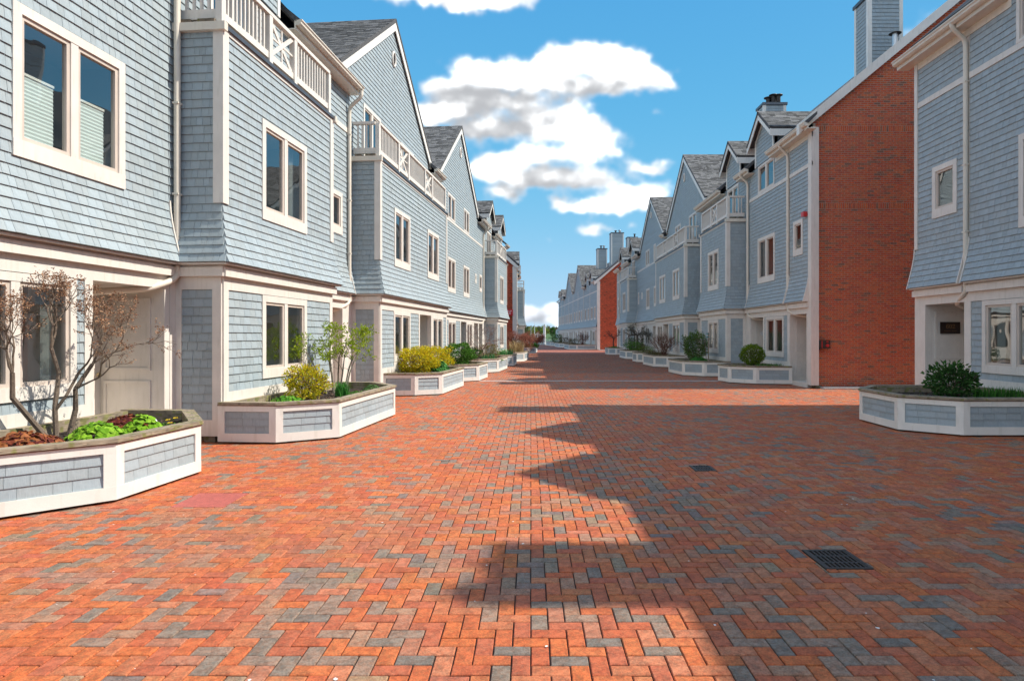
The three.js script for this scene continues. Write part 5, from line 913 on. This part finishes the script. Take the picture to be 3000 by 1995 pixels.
bush('low olive bush in the smallest right planter', 7.6, 42.8, .5, .5, 700, .05, .03, OLIVE, { stems: 6 });
bareTree('umbrella shaped bare tree with mossy twigs on the right', 8.15, 49.4, 2.35, .09, 2.0, [[.34, .34, .28], [.42, .42, .36], [.24, .24, .18]], { bark: [.15, .125, .1], limbs: 9, trunk: 1.25, depth: 3, rise: .42, up: -.01, leaves: 4, ll: .05, lw: .03, lr: .12, sp: .85 });
bush('bright green round bush under the umbrella tree', 7.75, 48.4, .62, .72, 1700, .07, .04, [[.1, .24, .03], [.14, .3, .04], [.07, .18, .02]], { stems: 4 });
bush('dark green bush left of the umbrella tree trunk', 8.2, 51.2, .8, 1.0, 1300, .08, .05, DARK, { stems: 4 });
bush('brown dry bush beside the bright round bush', 8.3, 47.9, .5, .6, 500, .05, .03, [[.16, .1, .05], [.1, .1, .04]], { stems: 10 });
bareTree('small bare tree before the far brick end wall', 7.75, 60.2, 2.1, .07, .9, [], { bark: [.12, .06, .045], limbs: 5, trunk: .9, depth: 2, rise: 1 });
mound('green carpet under the small bare tree', 7.7, 60, .7, .25, 240, .12, GREEN);
bush('reddish bare bush in the long far right planter', 6.6, 83.2, .75, 1.6, 350, .06, .03, [[.2, .08, .06]], { stems: 22, sr: .016, bark: [.18, .08, .06] });
bush('brown bush in the middle of the long far right planter', 5.9, 87, .8, .8, 500, .1, .06, [[.2, .16, .08], [.16, .16, .07]], { stems: 10 });
bush('dark brown bush in the second far right planter', 5.3, 99, 1.0, .95, 700, .12, .07, [[.15, .1, .07], [.11, .1, .05]], { stems: 10 });
bush('dark round clipped bush at the end of the right row', 4.4, 107.5, 1.0, 1.6, 1500, .12, .07, DARK, { stems: 3, y: .3 });

// ------------------------------------------------------------------ fittings on the houses
{
  const m = boxMesh('fire_alarm', M.red, null, 9.02, 9.168, 5.67, 5.82, -21.62, -21.42); tag(m, 'small red alarm box high on the shaded house beside the brick end', 'alarm');
  const g = thing('hose_connection', 'black and red hose cabinet bracketed to the brick end wall', 'hydrant'); g.position.set(9.58, 1.3, -21.26);
  boxMesh('cabinet', M.iron, g, -.17, .16, .0, .27, 0, .2); boxMesh('red_stripe', M.red, g, -.12, -.095, .02, .25, .2005, .206); const c = shadowed(new THREE.Mesh(new THREE.CylinderGeometry(.05, .05, .06, 16), M.red)); c.rotation.x = Math.PI / 2; c.position.set(.06, .1, .22); c.name = 'valve'; g.add(c); boxMesh('red_tab', M.red, g, .03, .1, .2, .235, .2005, .208);
  const br = new Acc(); br.quad([-.17, .0, .02], [-.17, .0, .2], [-.17, -.22, .02], [-.17, -.2, .0]); br.box(-.17, -.13, -.25, 0, .0, .03); br.mesh('bracket', M.iron, g);
  // plaque by the door
  const pg = thing('door_plaque', 'dark brown plaque reading 602 in the door alcove at right', 'sign'); pg.position.set(10.05, 1.9, -15.53); boxMesh('board', M.plaque, pg, -.235, .235, -.14, .14, 0, .025);
  const cv = document.createElement('canvas'); cv.width = 512; cv.height = 300; const x = cv.getContext('2d'); x.fillStyle = 'rgb(30,13,8)'; x.fillRect(0, 0, 512, 300); x.fillStyle = 'rgb(112,82,46)'; x.font = 'bold 150px serif'; x.textAlign = 'center'; x.fillText('602', 256, 165); for (let k = 0; k < 15; k++) if (k !== 8) x.fillRect(92 + k * 22, 222 - (k === 0 || k === 9 ? 10 : 0), 12, 16 + (k === 0 || k === 9 ? 10 : 0)); const t = new THREE.CanvasTexture(cv); t.colorSpace = THREE.SRGBColorSpace;
  const f = shadowed(new THREE.Mesh(new THREE.PlaneGeometry(.46, .27), std({ map: t, roughness: .55 }))); f.name = 'lettering'; f.position.z = .027; pg.add(f);
  // red sign
  const sg = thing('wall_sign', 'red sign with white lettering on the far left brick wall', 'sign'); sg.position.set(-2.1, 4.0, -62.8); boxMesh('board', M.red, sg, -.36, .36, -.3, .3, 0, .03);
  const c2 = document.createElement('canvas'); c2.width = 256; c2.height = 212; const y = c2.getContext('2d'); y.fillStyle = 'rgb(196,20,34)'; y.fillRect(0, 0, 256, 212); y.fillStyle = 'rgb(245,235,235)'; for (const [yy, xs] of [[36, [30, 76, 98, 120, 160, 182, 204]], [86, [46, 68, 90, 130, 152, 174]], [136, [62, 84, 120, 142, 164]]]) for (const q of xs) { y.fillRect(q, yy, 6, 34); y.fillRect(q, yy, 15, 7); y.fillRect(q + 9, yy + 14, 6, 20); } const t2 = new THREE.CanvasTexture(c2); t2.colorSpace = THREE.SRGBColorSpace; const f2 = shadowed(new THREE.Mesh(new THREE.PlaneGeometry(.7, .58), std({ map: t2, roughness: .5 }))); f2.name = 'lettering'; f2.position.z = .032; sg.add(f2);
  // pot on the porch
  const pot = thing('flower_pot', 'white pot of dried stems on the porch beside the brick end', 'pot'); pot.position.set(9.38, .16, -21.72); const pm = shadowed(new THREE.Mesh(new THREE.LatheGeometry([[.001, 0], [.07, 0], [.1, .3], [.115, .31], [.115, .34], [.09, .34], [.085, .3], [.001, .3]].map(([a, b]) => new THREE.Vector2(a, b)), 18), M.house)); pm.name = 'pot'; pot.add(pm); const S = new Acc(); for (let k = 0; k < 40; k++) { const a = rnd() * 6.28, e = rr(.1, .7); seg(S, [0, .3, 0], [Math.cos(a) * e * .25, rr(.45, .65), Math.sin(a) * e * .25], .004, .002, pick([[.14, .1, .04], [.1, .12, .04]]), 4); } for (let k = 0; k < 120; k++) leaf(S, [rr(-.1, .1), rr(.4, .62), rr(-.1, .1)], nv(rdir()), .05, .02, pick([[.16, .12, .03], [.1, .11, .03]])); S.mesh('dried_stems', M.petalV, pot);
  // oval notice
  const no = thing('door_notice', 'white oval notice beside the door behind the neat round bush', 'sign'); no.position.set(9.66, 1.82, -26.9); const ns = new THREE.Shape(); ns.absellipse(0, 0, .13, .1, 0, 6.283); const nm = shadowed(new THREE.Mesh(new THREE.ExtrudeGeometry(ns, { depth: .015, bevelEnabled: false, curveSegments: 24 }), M.house)); nm.name = 'plate'; no.add(nm);
  // scrolled iron ornament in the long bay alcove
  const o = thing('iron_ornament', 'arched scrolled iron ornament hanging in the alcove of the long bay', 'ornament'); { const p = rowL.place(23.27, -5.9 - .62); o.position.set(p.x, 1.25, p.z); o.rotation.y = Math.atan2(-TL, 1); }
  const tube = (pts, r, name) => { const q = shadowed(new THREE.Mesh(new THREE.TubeGeometry(new THREE.CatmullRomCurve3(pts.map((w) => new THREE.Vector3(...w))), 40, r, 6), M.iron)); q.name = name; o.add(q); }; tube([[-.2, 0, .02], [-.2, .5, .02], [-.17, .68, .02], [0, .8, .02], [.17, .68, .02], [.2, .5, .02], [.2, 0, .02]], .012, 'arch'); tube([[-.2, 0, .02], [0, 0.001, .02], [.2, 0, .02]], .012, 'sill_bar'); for (const [cx, cy, s] of [[-.09, .12, 1], [.09, .12, -1], [-.08, .34, -1], [.08, .34, 1], [0, .55, 1], [-.1, .5, 1], [.1, .5, -1]]) { const pts = []; for (let k = 0; k <= 14; k++) { const a = k * .62 * s, rad = .015 + .0055 * k; pts.push([cx + Math.cos(a) * rad, cy + Math.sin(a) * rad * 1.2, .02]); } tube(pts, .007, 'scroll'); }
}

// ------------------------------------------------------------------ the waterside and the far shore
{
  const w = new THREE.Mesh(new THREE.PlaneGeometry(3000, 1100), M.water); w.rotation.x = -Math.PI / 2; w.position.set(0, -2.4, -132.5 - 550); w.name = 'water'; shadowed(w); struct(w);
  const wall = boxMesh('quay_wall', M.concrete, null, -450, 450, -6, -.012, -132.9, -132.5); struct(wall);
  const sh = new Acc(); const nX = 60, z0 = -620, rows = [[0, -2.3], [30, .5], [90, 2], [260, 7], [420, 10]], hN = (x, k) => rows[k][1] * (k > 2 ? 1 + .35 * IN.noise(x * .006, k, 0) : 1); for (let i = 0; i < nX; i++) { const x0 = -600 + i * 20, x1 = x0 + 20; for (let k = 0; k < rows.length - 1; k++) sh.quad([x0, hN(x0, k), z0 - rows[k][0]], [x1, hN(x1, k), z0 - rows[k][0]], [x1, hN(x1, k + 1), z0 - rows[k + 1][0]], [x0, hN(x0, k + 1), z0 - rows[k + 1][0]]); }
  struct(sh.mesh('far_shore', M.lawn));
  const tree = (x, z, y, R, h, cols, label, name = 'far_tree') => { const g = thing(name, label, 'tree', 'trees on the far shore'); g.position.set(x, y, z); const S = new Acc(), A = new Acc(); seg(S, [0, 0, 0], [0, h * .5, 0], .35, .2, [.1, .08, .06], 6); S.mesh('trunk', M.barkV, g); crown(A, [0, h * .6, 0], [R, h * .44, R], 420, 1.2, .9, cols, { seed: x, lump: .4, shell: .4 }); A.mesh('crown', M.leafV, g); };
  const YG = [[.2, .26, .04], [.26, .33, .05], [.15, .2, .03]], GR = [[.09, .12, .04], [.07, .09, .035], [.11, .13, .05]], BRN = [[.15, .11, .08], [.12, .09, .07], [.18, .13, .1]];
  const list = [[-14, 690, 6.5, 16, YG, 'yellow green tree on the far shore at left of the gap'], [-5, 700, 6, 15, GR, 'grey green far tree beside the yellow green one'], [2, 690, 6, 14, YG, 'yellow green far tree near the mast'], [9, 705, 5.5, 13, GR, 'dull far tree left of the white pylon'], [15, 690, 6.5, 15, YG, 'bright far tree behind the white pylon'], [23, 685, 3.4, 13, DARK, 'dark narrow evergreen right of the white pylon'], [28, 705, 5, 12, BRN, 'brown leafless far tree near the pale building'], [-24, 700, 7, 16, GR, 'far tree behind the left row'], [36, 715, 6, 15, BRN, 'brown far tree behind the pale building'], [44, 700, 6, 14, GR, 'far tree behind the right row']];
  for (const [x, z, R, h, c, l] of list) tree(x, -z, .8, R * .8, h * .78, c, l);
  const hw = new Acc(); for (let i = 0; i < 900; i++) { const x = rr(-180, 220), z = rr(800, 1020), y = 3 + (z - 800) * .028, c = pick([...BRN, ...BRN, ...GR]), s = rr(4, 7); for (let k = 0; k < 7; k++) leaf(hw, [x + rr(-s, s) * .6, y + rr(-1, s), -z + rr(-3, 3)], nv(ad(rdir(), [0, .5, 0])), rr(3, 6), rr(2.5, 4), shade(c, rr(.8, 1.2))); } const hwm = hw.mesh('hillside_wood', M.leafV); hwm.userData.kind = 'stuff'; hwm.userData.label = 'brown spring woods covering the hill across the water'; hwm.userData.category = 'woods'; scene.add(hwm);
  const house = (x, z, y, wd, h, dp, mat, label) => { const g = thing('far_house', label, 'house', 'houses on the far shore'); g.position.set(x, y, -z); boxMesh('wall', mat, g, -wd / 2, wd / 2, 0, h, -dp, 0); const A = new Acc(), r = wd * .42; A.quad([-wd / 2 - .4, h - .2, .4], [0, h + r, .4], [0, h + r, -dp], [-wd / 2 - .4, h - .2, -dp]); A.quad([wd / 2 + .4, h - .2, .4], [0, h + r, .4], [0, h + r, -dp], [wd / 2 + .4, h - .2, -dp]); A.mesh('roof', M.roofPlain, g); const T = new Acc(); T.tri([-wd / 2, h, .01], [wd / 2, h, .01], [0, h + r, .01]); T.mesh('gable', mat, g); for (const [wx, wy] of [[-wd * .25, h * .3], [wd * .25, h * .3], [-wd * .25, h * .75], [wd * .25, h * .75]]) boxMesh('window', M.dark, g, wx - .5, wx + .5, wy - .6, wy + .6, .02, .08); };
  house(7, 645, .6, 5, 3.0, 8, M.house, 'small white gabled house across the water'); house(12.5, 648, .6, 3.6, 2.6, 7, M.house, 'smaller white outbuilding next to the far gabled house'); house(29, 640, .2, 8, 7.5, 9, std({ color: C(.42, .46, .5), roughness: .7 }), 'tall pale building at the end of the far shore');
  // white pylon, masts
  const py = thing('white_pylon', 'round white pylon standing at the end of the street', 'post'); py.position.set(2.76, 0, -131); for (const [n, r, y0, y1] of [['shaft', .25, .3, 3.7], ['cap', .31, 3.7, 3.95], ['base', .34, 0, .3]]) { const c = shadowed(new THREE.Mesh(new THREE.CylinderGeometry(r, r, y1 - y0, 20), M.house)); c.name = n; c.position.y = (y0 + y1) / 2; py.add(c); }
  for (const [x, h, l] of [[.9, 4.9, 'taller thin boat mast beyond the railing'], [.05, 4.1, 'shorter thin boat mast beyond the railing']]) { const m = thing('boat_mast', l, 'mast'); m.position.set(x, -2, -150); const c = shadowed(new THREE.Mesh(new THREE.CylinderGeometry(.05, .07, h + 2, 8), M.house)); c.name = 'mast'; c.position.y = (h + 2) / 2; m.add(c); const s = shadowed(new THREE.Mesh(new THREE.CylinderGeometry(.025, .025, 1.4, 6), M.house)); s.name = 'spreader'; s.rotation.z = Math.PI / 2; s.position.y = h * .8 + 2; m.add(s); const hl = new Acc(); hl.box(-.9, .9, .8, 1.7, -3, 3); hl.mesh('hull', M.house, m); }
  const rail = (x0, x1, z, label) => { const g = thing('harbour_railing', label, 'railing'); g.position.set((x0 + x1) / 2, 0, -z); const w2 = (x1 - x0) / 2; boxMesh('top_rail', M.house, g, -w2, w2, 1.02, 1.1, -.04, .04); boxMesh('bottom_rail', M.house, g, -w2, w2, .12, .18, -.03, .03); for (let x = -w2; x <= w2 + .01; x += 2.2) boxMesh('post', M.house, g, x - .06, x + .06, 0, 1.15, -.06, .06); for (let x = -w2; x < w2; x += .3) boxMesh('baluster', M.house, g, x - .02, x + .02, .18, 1.02, -.02, .02); };
  rail(-2.2, 4.6, 130.2, 'white harbour railing across the end of the street'); rail(4.6, 9, 126, 'white railing section beside the farthest right planter');
  const bench = thing('dark_bench', 'dark bench before the harbour railing', 'bench'); bench.position.set(.55, 0, -128.5); boxMesh('seat', M.iron, bench, -.9, .9, .4, .46, -.25, .25); boxMesh('backrest', M.iron, bench, -.9, .9, .5, .95, -.28, -.22); for (const x of [-.8, .8]) boxMesh('leg', M.iron, bench, x - .05, x + .05, 0, .4, -.22, .22);
}
renderer.render(scene, camera);
